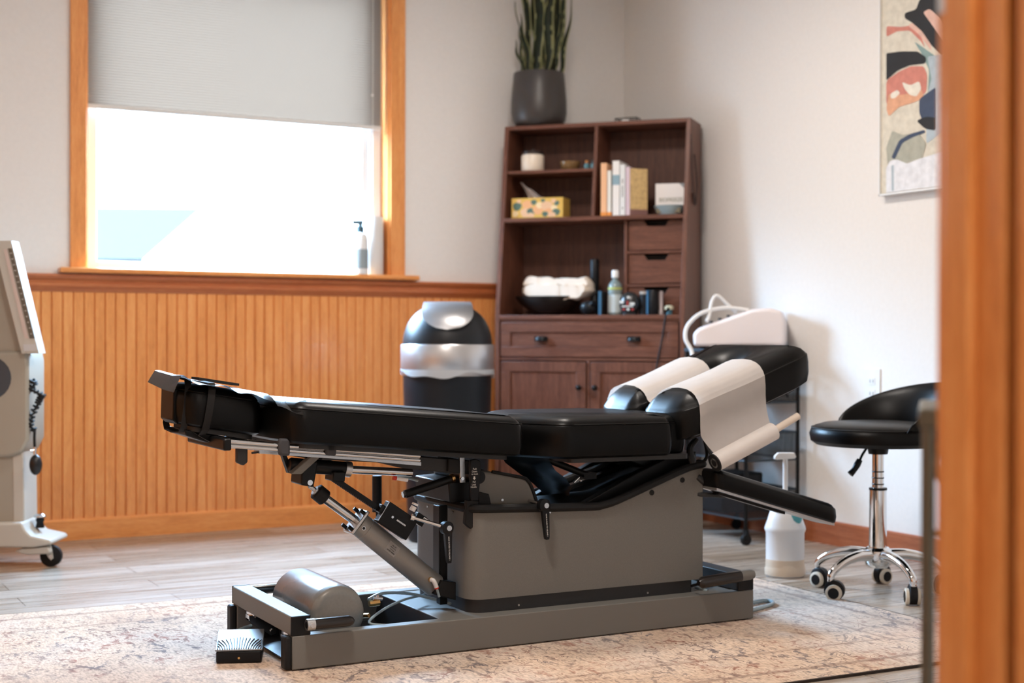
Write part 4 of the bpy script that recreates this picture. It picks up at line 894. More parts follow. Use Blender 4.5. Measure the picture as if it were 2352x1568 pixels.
# books
books = [(1380, 1394, .232, 'orange spined tall paperback next to the shelf divider', (.80, .46, .26), None), (1395, 1404, .198, 'thin white book between the orange and the tall white one', (.78, .76, .70), None), (1407, 1423, .240, 'thick white book with a pale blue band, tallest of the row', (.80, .78, .76), (.25, .38, .45)), (1424, 1436, .222, 'white book with small grey lettering on its spine', (.74, .76, .76), None), (1437, 1447, .212, 'slim lilac book beside the tan book', (.62, .50, .56), None)]
for x0, x1, h, lab, col, band in books:
    a_ = bp(x0, 480, .07).x; c_ = bp(x1, 480, .07).x
    t = thing('paperback_book', lab, 'book', BOOK.w((a_, .068, 1.353)), BOOK.ang, 'row of books on the right upper shelf')
    w_ = c_ - a_; m_ = mat('book_cover', col, .55)
    b = MB(); b.box(0, .002, 0, .15, 0, h); b.box(w_ - .002, w_, 0, .15, 0, h); b.box(0, w_, 0, .002, 0, h); b.obj('cover', m_, t, bevel=.0006)
    b = MB(); b.box(.002, w_ - .002, .002, .147, .003, h - .003); b.obj('pages', 'paper', t)
    if band: b = MB(); b.box(-.0002, w_ + .0002, -.0004, .02, h * .56, h * .74); b.obj('spine_band', mat('pale_blue_print', band, .5), t)
    if 'lettering' in lab:
        for zz, ll in ((.63, .02), (.36, .05), (.12, .01)): b = MB(); b.box(w_ * .35, w_ * .65, -.0005, .001, h * zz, h * zz + ll); b.obj('spine_print', mat('grey_print', (.35, .36, .36), .6), t)
    if 'orange' in lab: b = MB(); b.box(-.0002, w_ + .0002, -.0004, .02, 0, .016); b.obj('spine_band', mat('deep_orange_print', (.75, .28, .06), .5), t)
q = bp(1448, 480, .075)
t = thing('photo_album', 'tan textured book angled at the right end of the row', 'book', BOOK.w((q.x, .070, 1.353)), BOOK.ang + R(38), 'row of books on the right upper shelf')
b = MB(); b.box(0, .083, 0, .02, .0, .205); b.obj('cover', speckle(mat('tan_cloth', (.55, .38, .17), .8), (.55, .38, .17), .2, 60, .1), t, bevel=.001)
b = MB(); b.box(0, .083, -.0005, .0, 0, .026); b.obj('spine_band', mat('brown_print', (.20, .10, .09), .6), t)
# box and bowl at the right
t = bthing('cold_gel_box', 'white printed carton standing in the blue bowl on the upper right shelf', 'box', 1541, .165, 1.385, ang=R(4))
b = MB(); b.box(-.064, .064, -.03, .03, 0, .108); cb = b.obj('carton', mat('white_carton', (.78, .76, .75), .5), t, bevel=.001)
text('BIOFREEZE', .024, mat('olive_print', (.16, .18, .12), .6), t, (.004, -.0308, .036), (R(90), 0, 0), sx=.9)
b = MB(); b.prism([(.040, .108), (.064, .108), (.064, .083)], 'y', -.0306, -.030); b.obj('corner_flash', mat('grey_flash', (.25, .27, .29), .5), t)
t = bthing('blue_bowl', 'pale blue grey bowl holding the white carton, upper right shelf', 'bowl', 1539, .150, 1.353)
b = MB(); b.lathe([(0, 0), (.052, 0), (.062, .02), (.070, .036), (.073, .042), (.070, .043), (.058, .020), (.048, .006), (0, .005)], n=44, sx=1.0, sy=.9); b.obj('bowl', mat('blue_glaze', (.28, .36, .39), .35), t)
b = MB(); b.box(-.05, .055, -.045, .04, .010, .030); b.obj('bowl_contents', mat('olive_packets', (.20, .17, .11), .6), t)
# lower open bay: black bowl with folded cloths
t = bthing('black_serving_bowl', 'wide shallow black bowl of folded cream cloths in the lower bay', 'bowl', 1262, .155, .917)
b = MB(); b.lathe([(0, 0), (.05, 0), (.09, .018), (.135, .052), (.158, .080), (.160, .086), (.155, .084), (.13, .058), (.085, .026), (0, .010)], n=48, sy=.72); b.obj('bowl', mat('black_glaze', (.012, .010, .009), .3), t)
t = bthing('folded_towels', 'cream folded cloths heaped in the wide black bowl', 'cloth', 1271, .15, .95)
o0 = BOOK.loc(t.location)
cloths = (([(1190, 673), (1193, 655), (1225, 648), (1290, 652), (1352, 650), (1357, 668), (1340, 684), (1300, 692), (1266, 696), (1225, 688)], .075, .21),
          ([(1192, 654), (1205, 633), (1258, 636), (1300, 646), (1290, 655), (1225, 653)], .085, .22),
          ([(1262, 652), (1272, 637), (1310, 639), (1344, 635), (1355, 648), (1356, 662), (1320, 656)], .082, .20))
for ol, y0, y1 in cloths:
    b = MB(); pl2 = smooth_poly(ol, d=7); n_ = 7
    rings = []
    for a in range(n_ + 1):
        f = a / n_; yy = y0 + (y1 - y0) * f; sh = 1 - .16 * abs(2 * f - 1) ** 2.5
        cxm = sum(p[0] for p in pl2) / len(pl2); cym = sum(p[1] for p in pl2) / len(pl2)
        rings.append([Vector((bp(cxm + (p[0] - cxm) * sh, cym + (p[1] - cym) * sh, y0).x, yy + .004 * math.sin(p[0] * .25), bp(cxm, cym + (p[1] - cym) * sh, y0).z + .003 * math.sin(p[0] * .14 + a))) - o0 for p in pl2])
    b.rings(rings); b.obj('towel', 'cream', t)
# bottles and tins in the lower bay
t = bthing('black_massage_tool', 'tall black cylinder standing behind the cloth bowl, right end', 'massage tool', 1366, .17, .917)
b = MB(); b.lathe([(0, 0), (.030, 0), (.030, .05), (.020, .075), (.018, .10), (.021, .16), (.022, .245), (.018, .252), (0, .253)], n=28); b.obj('tube_body', 'black', t)
b = MB(); b.lathe([(.0205, .10), (.0215, .10), (.0215, .11), (.0205, .11)], n=24, cap=False); b.obj('ring', 'greyd', t)
t = bthing('squat_gadget', 'squat black gadget lying in front of the tall black cylinder', 'gadget', 1352, .07, .917)
b = MB(); b.ball((0, 0, .032), .034, 20, (1.15, .8, .95)); b.cyl((-.01, 0, .03), (.03, -.02, .055), .012); b.obj('gadget_body', 'black', t)
t = bthing('blue_spined_booklet', 'narrow dark blue booklet standing left of the clear bottle', 'book', 1385, .10, .917)
b = MB(); b.box(-.0065, .0065, -.05, .05, 0, .105); b.obj('cover', mat('dark_cover', (.02, .02, .022), .5), t, bevel=.001); b = MB(); b.box(-.0067, .0067, -.0505, -.046, 0, .105); b.obj('spine', mat('blue_cover', (.03, .11, .19), .5), t)
t = bthing('clear_lotion_bottle', 'clear bottle with white cap and pale label beside the black tin', 'bottle', 1413, .10, .917)
b = MB(); b.lathe([(0, 0), (.028, 0), (.031, .004), (.031, .120), (.029, .135), (.018, .150), (.012, .156), (.012, .165), (0, .165)], n=32); b.obj('bottle', mat('clear_liquid', (.30, .38, .38), .12, trans=.35), t)
b = MB(); b.lathe([(.0312, .012), (.0316, .012), (.0316, .090), (.0312, .090)], n=32, cap=False); b.obj('label', mat('pale_blue_label', (.55, .64, .66), .5), t)
b = MB(); b.lathe([(.0312, .112), (.0316, .112), (.0316, .122), (.0312, .122)], n=32, cap=False); b.obj('neck_band', mat('lime_band', (.42, .46, .12), .5), t)
b = MB(); b.lathe([(0, .165), (.015, .165), (.0155, .168), (.0155, .192), (.013, .198), (0, .198)], n=24); b.obj('cap', 'white', t)
t = bthing('printed_black_tin', 'rounded black tin with white and red print in the lower bay', 'tin', 1447, .050, .917)
b = MB(); b.ball((0, 0, .050), .046, 26, (1.02, .75, 1.12)); b.lathe([(0, 0), (.034, 0), (.036, .012), (0, .014)], n=28, sy=.75); b.obj('tin', mat('black_tin', (.018, .019, .020), .25), t)
pm, rm_ = mat('pale_print', (.62, .63, .60), .5), mat('red_print', (.35, .03, .03), .5)
for (x, z, w_, h_, m_) in ((-.026, .056, .026, .012, pm), (.018, .048, .022, .011, pm), (-.002, .050, .007, .022, rm_), (0, .076, .010, .010, pm), (-.002, .037, .05, .005, pm), (-.020, .024, .012, .009, rm_), (.0, .024, .012, .009, pm), (.018, .024, .012, .009, rm_)):
    b = MB(); yy = -.0345 * math.sqrt(max(.05, 1 - (x / .047) ** 2 - ((z - .05) / .052) ** 2)) - .002
    b.box(x - w_ / 2, x + w_ / 2, yy, yy + .003, z - h_ / 2, z + h_ / 2); b.obj('print_patch', m_, t)
t = bthing('black_jar', 'dark jar with a pale lid edge behind the black tin', 'jar', 1483, .060, .917)
b = MB(); b.lathe([(0, 0), (.028, 0), (.028, .085), (.024, .09), (0, .09)], n=28); b.obj('jar', 'black', t)
b = MB(); b.lathe([(0, .09), (.026, .09), (.026, .102), (0, .103)], n=28); b.obj('lid', mat('beige_lid', (.36, .30, .24), .4), t)
t = bthing('black_can_blue_stripe', 'black can with a narrow blue stripe right of the tin', 'can', 1500, .045, .917)
b = MB(); b.lathe([(0, 0), (.023, 0), (.024, .003), (.024, .102), (.021, .107), (0, .107)], n=28); b.obj('can', 'black', t)
b = MB(); b.box(-.0235, -.015, -.0245, -.010, .002, .105); b.obj('stripe', mat('blue_stripe', (.03, .13, .25), .4), t)
t = bthing('slim_silver_tube', 'slim pinkish silver tube standing right of the striped can', 'tube', 1519, .055, .917)
b = MB(); b.lathe([(0, 0), (.011, 0), (.011, .018), (.009, .022), (.0095, .100), (.007, .103), (0, .103)], n=20); b.obj('tube_body', mat('pink_silver', (.42, .36, .36), .3, metal=.4), t)
t = bthing('small_balm_pot', 'small blue pot with a cream lid at the lower bay right end', 'jar', 1537, .050, .917)
b = MB(); b.lathe([(0, 0), (.013, 0), (.014, .022), (0, .022)], n=22); b.obj('pot', mat('blue_pot', (.10, .27, .36), .4), t)
b = MB(); b.lathe([(0, .022), (.020, .022), (.021, .034), (.012, .041), (0, .042)], n=22); b.obj('lid', mat('cream_lid', (.60, .58, .42), .4), t)
# cords
t = bthing('black_power_cord', 'black cord hanging down over the wide drawer and door', 'cord', 1527, -.02, .90)
o0 = BOOK.loc(t.location)
pl_ = [(1537, 700, .06), (1530, 717, .0), (1527, 735, -.012), (1521, 775, -.016), (1510, 830, -.016), (1502, 875, -.016), (1490, 930, -.016), (1484, 1010, -.016)]
b = MB(); b.tube([bp(a_, c_, y) - o0 for a_, c_, y in pl_], .0035, 8); b.cyl(bp(1537, 700, .06) - o0, bp(1534, 712, .02) - o0, .006); b.obj('cord', 'rubber', t)
t = thing('hanging_strap', 'thin dark strap looped over the right side of the hutch', 'strap', BOOK.w((BW, .14, 1.6)), BOOK.ang)
o0 = Vector((BW, .14, 1.6))
b = MB(); b.tube([Vector((BW + .004, .10, 1.70)) - o0, Vector((BW + .006, .12, 1.55)) - o0, Vector((BW + .007, .16, 1.42)) - o0, Vector((BW + .006, .20, 1.41)) - o0, Vector((BW + .007, .22, 1.50)) - o0, Vector((BW + .006, .17, 1.62)) - o0], .003, 8); b.cyl(Vector((BW + .006, .15, 1.45)) - o0, Vector((BW + .008, .17, 1.41)) - o0, .006, n=8); b.obj('strap', mat('brown_strap', (.04, .022, .018), .6), t)

# ================================================================== TRASH BIN
d = math.atan2(-.902, -.434); bx, by = .434 * 5.75 + .012, .902 * 5.75
t = thing('trash_bin', 'black round trash bin with a silver swing lid and grey band, left of the hutch', 'trash bin', (bx, by, 0), d + math.pi / 2)
zb_ = .69; r_ = .187
b = MB(); b.lathe([(0, 0), (.150, 0), (.158, .01), (.178, .60), (.180, zb_), (0, zb_)], n=64); b.obj('body', speckle(mat('navy_black_plastic', (.007, .009, .012), .42, spec=.3), (.007, .009, .012), .1, 300, .02), t)
b = MB(); b.lathe([(.181, zb_ - .025), (.189, zb_ - .012), (.189, .785), (.186, .79), (.181, .79)], n=64, cap=False); b.obj('rim_band', 'silver', t)
def bag(i, j):
    a = i * 2 * math.pi; return (.190 * math.cos(a), .190 * math.sin(a), zb_ + .0 - j * (.022 + .010 * math.sin(a * 3 + 1) + .006 * math.sin(a * 7)))
b = MB(); b.grid(bag, 90, 2, .001); b.obj('liner_edge', mat('white_film', (.70, .72, .74), .3), t)
dome = [(.181 * math.cos(k * math.pi / 2 / 14) ** .75 if k < 14 else 0, .785 + .168 * math.sin(k * math.pi / 2 / 14)) for k in range(15)]
b = MB(); b.lathe(dome, n=64); b.obj('dome', mat('gloss_black_dome', (.008, .009, .011), .40, spec=.4), t)
def lid(i, j):
    # i: down the front, j: across
    th = R(84) - i * R(64); wv = .094 * (1 + .16 * i) * (1 if i < .55 else math.sqrt(max(0, 1 - ((i - .55) / .45) ** 2)) * .98 + .02)
    x = (j - .5) * 2 * wv; ry = .188 * math.cos(th) ** .75; y = -math.sqrt(max(1e-6, max(ry, .0) ** 2 - x * x * .55)) if ry * ry > x * x * .55 else 0
    return (x, y * 1.0 - .004, .787 + .174 * math.sin(th) + .002)
b = MB(); b.grid(lid, 26, 16, .004); b.obj('swing_lid', 'silver', t)

# ================================================================== SOAP/WINDOW SILL BOTTLES
q = ROOM.pix(827, 628, v=WY - .02)
t = thing('pump_bottle', 'white pump bottle with a grey label, standing before the white roll on the window stool', 'bottle', (q.x, WY - .020, 1.096), R(-25))
b = MB(); b.lathe([(0, 0), (.034, 0), (.035, .003), (.035, .160), (.028, .177), (.015, .185), (0, .185)], n=32); b.obj('bottle', 'white', t)
b = MB(); b.lathe([(.0353, .025), (.0358, .025), (.0358, .110), (.0353, .110)], n=32, cap=False); b.obj('label', mat('grey_blue_label', (.30, .36, .39), .5), t)
b = MB(); b.lathe([(0, .185), (.018, .185), (.018, .210), (.009, .213), (.009, .224), (0, .224)], n=20); b.box(-.034, .013, -.009, .009, .222, .238); b.obj('pump_head', mat('slate_pump', (.05, .09, .11), .4), t)
q = ROOM.pix(857, 626, v=WY + .028)
t = thing('white_towel_roll', 'tall white roll standing at the right end of the window stool', 'paper roll', (q.x, WY + .026, 1.096), 0)
b = MB(); b.lathe([(.018, 0), (.044, 0), (.045, .002), (.045, .258), (.044, .260), (.018, .260)], n=40); b.obj('roll', mat('soft_white', (.72, .70, .68), .9), t)

# ================================================================== WIRE CART AND MACHINE ON IT
cx0, cx1, cy0, cy1 = 3.485, 3.745, 4.50, 4.90
t = thing('wire_cart', 'black wire mesh cart with basket tiers between the hutch and the right wall', 'cart', (cx0, cy0, 0))
CT = t; w_, l_ = cx1 - cx0, cy1 - cy0
for x in (0, w_):
    for y in (0, l_):
        b = MB(); b.cyl((x, y, .055), (x, y, .77), .008, n=12); b.obj('post', 'blackm', CT)
        b = MB(); b.cyl((x, y - .008, .022), (x, y + .008, .022), .022, n=20); b.box(x - .006, x + .006, y - .012, y + .012, .02, .06); b.obj('caster', 'rubber', CT)
M['meshm'] = bpy.data.materials.new('wire_mesh'); M['meshm'].use_nodes = True
mm = M['meshm']; pb = mm.node_tree.nodes['Principled BSDF']; pb.inputs['Base Color'].default_value = (.012, .012, .013, 1); pb.inputs['Roughness'].default_value = .4
c_ = coords(mm, (1, 1, 1)); vx = N(mm, 'ShaderNodeSeparateXYZ'); L(mm, c_, 0, vx, 0)
ad1 = N(mm, 'ShaderNodeMath', operation='ADD'); L(mm, vx, 0, ad1, 0); L(mm, vx, 1, ad1, 1)
def lines(out_node, oi, zn, zi, sgn):
    a = N(mm, 'ShaderNodeMath', operation='MULTIPLY_ADD'); L(mm, zn, zi, a, 0); a.inputs[1].default_value = sgn; L(mm, out_node, oi, a, 2)
    s_ = N(mm, 'ShaderNodeMath', operation='MULTIPLY'); L(mm, a, 0, s_, 0); s_.inputs[1].default_value = 150
    fr = N(mm, 'ShaderNodeMath', operation='FRACT'); L(mm, s_, 0, fr, 0); g = N(mm, 'ShaderNodeMath', operation='LESS_THAN'); L(mm, fr, 0, g, 0); g.inputs[1].default_value = .16; return g
g1, g2 = lines(ad1, 0, vx, 2, 1), lines(ad1, 0, vx, 2, -1); mxn = N(mm, 'ShaderNodeMath', operation='MAXIMUM'); L(mm, g1, 0, mxn, 0); L(mm, g2, 0, mxn, 1); L(mm, mxn, 0, pb, 'Alpha')
for k, z in enumerate((.10, .33, .56)):
    b = MB(); b.box(.004, w_ - .004, .004, l_ - .004, z, z + .002); b.box(.002, .004, 0, l_, z, z + .11); b.box(w_ - .004, w_ - .002, 0, l_, z, z + .11); b.box(0, w_, .002, .004, z, z + .11); b.box(0, w_, l_ - .004, l_ - .002, z, z + .11); bk = b.obj('mesh_basket', 'meshm', CT)
    for zz in (z, z + .11):
        b = MB(); b.tube([(0, 0, zz), (w_, 0, zz), (w_, l_, zz), (0, l_, zz), (0, 0, zz)], .0042, 8, False); b.obj('basket_rim', mat('blue_black_metal', (.02, .03, .04), .3), bk)
b = MB(); b.box(-.01, w_ + .01, -.01, l_ + .01, .76, .775); b.obj('top_tray', mat('blue_lit_black_metal', (.03, .05, .065), .35), CT, bevel=.003)  # black metal tray with the window's blue light put into its colour
b = MB(); b.tube([(w_ * .3, 0, .60), (w_ * .55, 0, .72), (w_ * .8, .0, .58)], .004, 6, False); b.obj('brace', 'blackm', CT)
t = thing('folded_blanket', 'pale folded cloth lying in the middle basket of the wire cart', 'cloth', (cx0 + .02, cy0 + .03, .334))
b = MB(); b.grid(lambda i, j: (i * .21, j * .32, .07 + .02 * math.sin(i * 3.1) + .008 * math.sin(j * 9)), 10, 10, .05); b.obj('cloth', mat('tan_cloth_soft', (.48, .42, .34), .9), t)
t = thing('supply_bag', 'grey pouch of supplies in the top basket of the wire cart', 'bag', (cx0 + .02, cy0 + .03, .563))
b = MB(); b.grid(lambda i, j: (i * .21, j * .33, .06 + .03 * math.sin(i * 3.1) * math.sin(j * 3.1)), 10, 10, .045); b.obj('bag', mat('grey_soft', (.30, .32, .33), .8), t)
t = thing('supply_bin', 'dark fabric bin in the lowest basket of the wire cart', 'bin', (cx0 + .02, cy0 + .03, .103))
b = MB(); b.box(0, .21, .15, .34, 0, .16); b.obj('bin', mat('dark_bin', (.014, .015, .018), .6), t, bevel=.01)
# therapy machine
t = thing('therapy_machine', 'off white therapy machine with sloping front on the wire cart', 'therapy machine', (3.60, 4.68, .776), R(-42))
b = MB(); b.prism([(-.185, .008), (.175, .008), (.180, .03), (.178, .105), (.165, .150), (.12, .163), (.05, .158), (-.165, .082), (-.188, .06)], 'y', -.11, .10); mc = b.obj('casing', 'pinkwhite', t, bevel=.014, segs=3)
b = MB(); b.prism([(-.15, .0895), (.02, .148), (.02, .150), (-.15, .0915)], 'y', -.075, .065); b.obj('control_panel', mat('panel_grey', (.45, .45, .47), .4), mc)
for x in (-.12, -.085, -.05): b = MB(); b.cyl((x, -.03, .10 + (x + .12) * .34), (x, -.03, .112 + (x + .12) * .34), .008, n=14); b.obj('button', 'greyd', mc)
for x in (-.15, .15):
    b = MB(); b.box(x - .012, x + .012, -.08, .08, 0, .009); b.obj('foot', 'rubber', mc)
b = MB(); b.tube([(-.02, -.02, .145), (-.06, -.04, .185), (-.095, -.06, .215), (-.115, -.07, .19), (-.125, -.08, .13), (-.135, -.09, .11)], .0065, 10); b.obj('handle_cord', 'white', t)
b = MB(); b.tube([(.03, -.02, .155), (-.06, -.04, .165), (-.15, -.09, .145), (-.205, -.12, .095), (-.215, -.13, .04), (-.19, -.13, -.01), (-.185, -.14, -.05)], .008, 10); b.obj('transducer_cord', 'white', t)
b = MB(); b.cyl((-.185, -.14, -.05), (-.195, -.142, -.085), .012); b.lathe([(0, 0), (.018, 0), (.018, .01), (0, .012)], (-.195, -.142, -.095), 20); b.obj('transducer', 'chrome', t)

# ================================================================== GEL JUG
q = ROOM.pix(1803, 1322, z=0)
t = thing('gel_jug', 'white gallon jug with a pump, part filled, on the floor behind the armrest', 'jug', (q.x, q.y, 0), CAMF)
rj = .0685
b = MB(); b.lathe([(0, .0), (.062, 0), (rj, .006), (rj, .028), (.0655, .034), (.0655, .150), (rj, .156), (.0705, .163), (rj, .171), (.060, .195), (.050, .228), (.040, .236), (.030, .240), (.022, .242), (.022, .262), (0, .262)], n=48, sy=.92)
jm = mat('milky_plastic', (.78, .79, .80), .35); b.obj('bottle', jm, t)
b = MB(); b.lathe([(0, .003), (.060, .003), (.0662, .010), (.0664, .055), (0, .055)], n=48, sy=.92); b.lathe([(.0688, .006), (.0690, .008), (.0690, .028), (.0660, .035), (.0660, .060), (.0650, .060)], n=48, sy=.925, cap=False); b.obj('gel_fill', mat('tan_gel', (.72, .60, .47), .4), t)
b = MB(); b.ball((.028, -.036, .208), .024, 16, (1, .75, 1.3)); b.obj('teal_mark', 'teal', t)
b = MB(); b.lathe([(0, .258), (.026, .258), (.027, .285), (.012, .290), (0, .290)], n=30); b.cyl((0, 0, .28), (0, 0, .41), .0085); b.prism([(-.038, .402), (-.032, .400), (.03, .404), (.036, .410), (.030, .424), (-.026, .424), (-.038, .412)], 'y', -.012, .012); b.obj('pump', 'white', t, bevel=.002)

# ================================================================== STOOL
q = Vector((3.12, 3.46, 0)); 
c_ = Vector((3.2, 3.45, 0))
t = thing('rolling_stool', 'black padded rolling stool with a low curved back and chrome five-star base', 'stool', (c_.x, c_.y, 0), CAMF)
ST = t
sz_ = .478
b = MB(); b.lathe([(0, sz_), (.195, sz_), (.212, sz_ + .012), (.217, sz_ + .035), (.210, sz_ + .052), (.207, sz_ + .055), (.200, sz_ + .060), (.17, sz_ + .069), (.10, sz_ + .074), (0, sz_ + .075)], n=72); se = b.obj('seat', 'leather', ST)
b = MB(); b.tube([(.2095 * math.cos(k * math.pi / 24), .2095 * math.sin(k * math.pi / 24), sz_ + .0545) for k in range(49)], .0018, 6, False); b.obj('piping', 'seam', se)
def back(i, j):
    a = R(-82) + i * R(196); hh = math.sin(math.pi * i) ** .62
    r = .205 + .012 * j + .035 * j * hh
    return (r * math.cos(a), r * math.sin(a), sz_ + .048 + j * .150 * hh)
b = MB()
g_i = []
for i in range(49):
    ii_ = i / 48; rg_ = []
    for k in range(14):
        an_ = 2 * math.pi * k / 14; j = .5 - .5 * math.cos(an_); th = .017 * math.sin(an_)
        p = Vector(back(ii_, j)); a = R(-82) + ii_ * R(196); rg_.append(p + Vector((math.cos(a), math.sin(a), 0)) * th * (.35 + .65 * math.sin(math.pi * ii_)))
    g_i.append(rg_)
b.rings(g_i); b.obj('backrest', 'leather', ST)
b = MB(); b.cyl((0, 0, sz_ - .03), (0, 0, sz_), .030, .036); b.box(-.08, .08, -.06, .06, sz_ - .006, sz_ + .001); b.obj('seat_plate', 'blackm', ST)
b = MB(); b.cyl((0, 0, .33), (0, 0, sz_ - .028), .0185, n=30); b.obj('gas_lift', 'chrome', ST)
b = MB()
for z in (.352, .372, .392): b.tube([(0, 0, z - .002), (0, 0, z), (0, 0, z + .002)], [.0187, .0196, .0187], 30, False)
gr = b.obj('lift_rings', 'blackm', ST); gr['kind'] = 'stuff'
b = MB(); b.tube([(0, 0, .125), (0, 0, .13), (0, 0, .335), (0, 0, .338)], [.028, .0285, .0265, .024], 36, False); ou = b.obj('column', 'chrome', ST)
b = MB(); b.tube([(0, 0, .333), (0, 0, .340)], .0285, 30, False); b.obj('collar', 'blackm', ou)
b = MB(); b.lathe([(0, .085), (.030, .085), (.040, .095), (.044, .115), (.044, .140), (.034, .150), (0, .150)], n=40); b.obj('hub', 'chrome', ST)
b = MB(); b.tube([(-.035, -.01, sz_ - .004), (-.055, -.02, sz_ - .03), (-.066, -.03, sz_ - .048)], .004, 8); lv_ = b.obj('height_lever', 'blackm', ST)
b = MB(); b.tube([(-.066, -.03, sz_ - .046), (-.075, -.032, sz_ - .062), (-.085, -.034, sz_ - .078), (-.098, -.036, sz_ - .092)], [.009, .011, .009, .011], 12); b.obj('grip', 'black', lv_)
# legs: wheel centres measured on the floor
inv = lambda p: Vector(((p - Vector((c_.x, c_.y, 0))).dot(Vector((math.cos(CAMF), math.sin(CAMF), 0))), (p - Vector((c_.x, c_.y, 0))).dot(Vector((-math.sin(CAMF), math.cos(CAMF), 0))), 0))
base_a = None
base_a = R(41) - CAMF; RL = .212
for k in range(5):
    a = base_a + k * 2 * math.pi / 5; u_ = Vector((math.cos(a), math.sin(a), 0))
    b = MB()
    path = [(u_ * .03, .125, .020), (u_ * .09, .128, .017), (u_ * .155, .114, .0145), (u_ * (RL - .008), .086, .0125), (u_ * RL, .064, .0105), (u_ * RL, .054, .010)]
    b.tube([Vector((p.x, p.y, z)) for p, z, r in path], [r for p, z, r in path], 16); lg = b.obj('leg', 'chrome', ST)
    aw = a + (.9, 1.35, .6, 1.2, 2.2)[k]; n_ = Vector((math.cos(aw), math.sin(aw), 0)); pos = u_ * RL + Vector((math.cos(aw + 1.57), math.sin(aw + 1.57), 0)) * .012
    b = MB(); cc = pos + Vector((0, 0, .030)); cc += Vector((0, 0, .003)); b.tube([cc - n_ * .013, cc - n_ * .010, cc + n_ * .010, cc + n_ * .013], [.026, .0315, .0315, .026], 24, False); b.cyl(u_ * RL + Vector((0, 0, .03)), u_ * RL + Vector((0, 0, .060)), .011); cs = b.obj('caster', 'black', lg)
    for s_ in (-1, 1):
        q0 = cc + n_ * .011 * s_ - Vector((0, 0, .007)); b = MB().use(mat('cream_tyre', (.66, .60, .50), .5)); b.tube([q0, q0 + n_ * .002 * s_, q0 + n_ * .011 * s_, q0 + n_ * .0125 * s_], [.0235, .0255, .0255, .023], 30, False)
        b.use('black'); b.tube([q0 + n_ * .0120 * s_, q0 + n_ * .0140 * s_], [.0175, .0165], 26, False); b.obj('wheel', None, cs)

# ================================================================== BLOOD PRESSURE STAND (left edge)
MO = ROOM.pix(20, 1300, z=0)
MF = Frame(MO, CAMF)
t = thing('blood_pressure_stand', 'grey wheeled blood pressure stand with a slanted scale, at the left edge', 'medical stand', MF.o, CAMF)
BP = t
def mp(px, py, v): return MF.pix(px, py, v=v)
def mxz(l, v): return [(mp(px, py, v).x, mp(px, py, v).z) for px, py in l]
b = MB(); b.prism(mxz([(-190, 1030), (52, 1030), (55, 1205), (-195, 1205)], .0), 'y', .0, .14); b.obj('column', 'medgrey', BP, bevel=.006)
b = MB(); b.prism(mxz([(28, 1020), (53, 1020), (56, 1205), (30, 1205)], -.002), 'y', -.002, .14); b.obj('column_corner', 'medwhite', BP, bevel=.004)
b = MB(); b.prism(mxz([(-200, 830), (-180, 810), (60, 806), (65, 830), (65, 1010), (50, 1040), (20, 1050), (-170, 1052), (-195, 1020)], -.02), 'y', -.02, .16)
hsn = b.obj('storage_housing', 'medgrey', BP, bevel=.012, segs=3)
b = MB(); q0, q1 = mp(-30, 818, -.0235), mp(25, 918, -.0235)
rr = (q0.z - q1.z) / 2; cxx = q1.x - rr
pp = [(cxx + rr * math.cos(R(90 - k * 15)), (q0.z + q1.z) / 2 + rr * math.sin(R(90 - k * 15))) for k in range(13)] + [(q0.x - .05, q1.z), (q0.x - .05, q0.z)]
b.prism(pp, 'y', -.0215, -.019); b.obj('window_recess', mat('blue_dark_recess', (.05, .07, .09), .25), hsn)
b = MB(); b.prism(mxz([(-170, 560), (5, 566), (56, 812), (-190, 812)], .0), 'y', .0, .10); b.obj('upper_casing', 'medgrey', BP, bevel=.008)
b = MB(); pz_ = mxz([(-18, 552), (25, 552), (88, 812), (48, 812)], -.05); b.prism(pz_, 'y', -.045, .03); sb = b.obj('scale_case', 'medwhite', BP, bevel=.002)
b = MB(); b.prism(mxz([(17, 570), (26, 570), (79, 777), (67, 777)], -.051), 'y', -.0468, -.0455); b.obj('scale_strip', mat('brown_scale', (.13, .11, .085), .5), sb)
b = MB(); b.prism(mxz([(7, 572), (15, 572), (65, 777), (56, 777)], -.051), 'y', -.0468, -.0455); b.obj('mercury_column', mat('pinkish_tube', (.60, .50, .46), .35), sb)
for k in range(15):
    f = (k + .5) / 15; x = 18.5 + f * 50 + 4.5; y = 575 + f * 198; q0 = mp(x, y, -.0475)
    q0 = mp(x, y, -.0472); text(str(300 - k * 20), .0062, 'print', sb, q0, (R(90), 0, 0))
b = MB(); b.prism(mxz([(52, 790), (80, 790), (83, 806), (54, 806)], -.051), 'y', -.0468, -.0455); b.obj('name_plate', mat('name_plate', (.55, .55, .56), .4), sb)
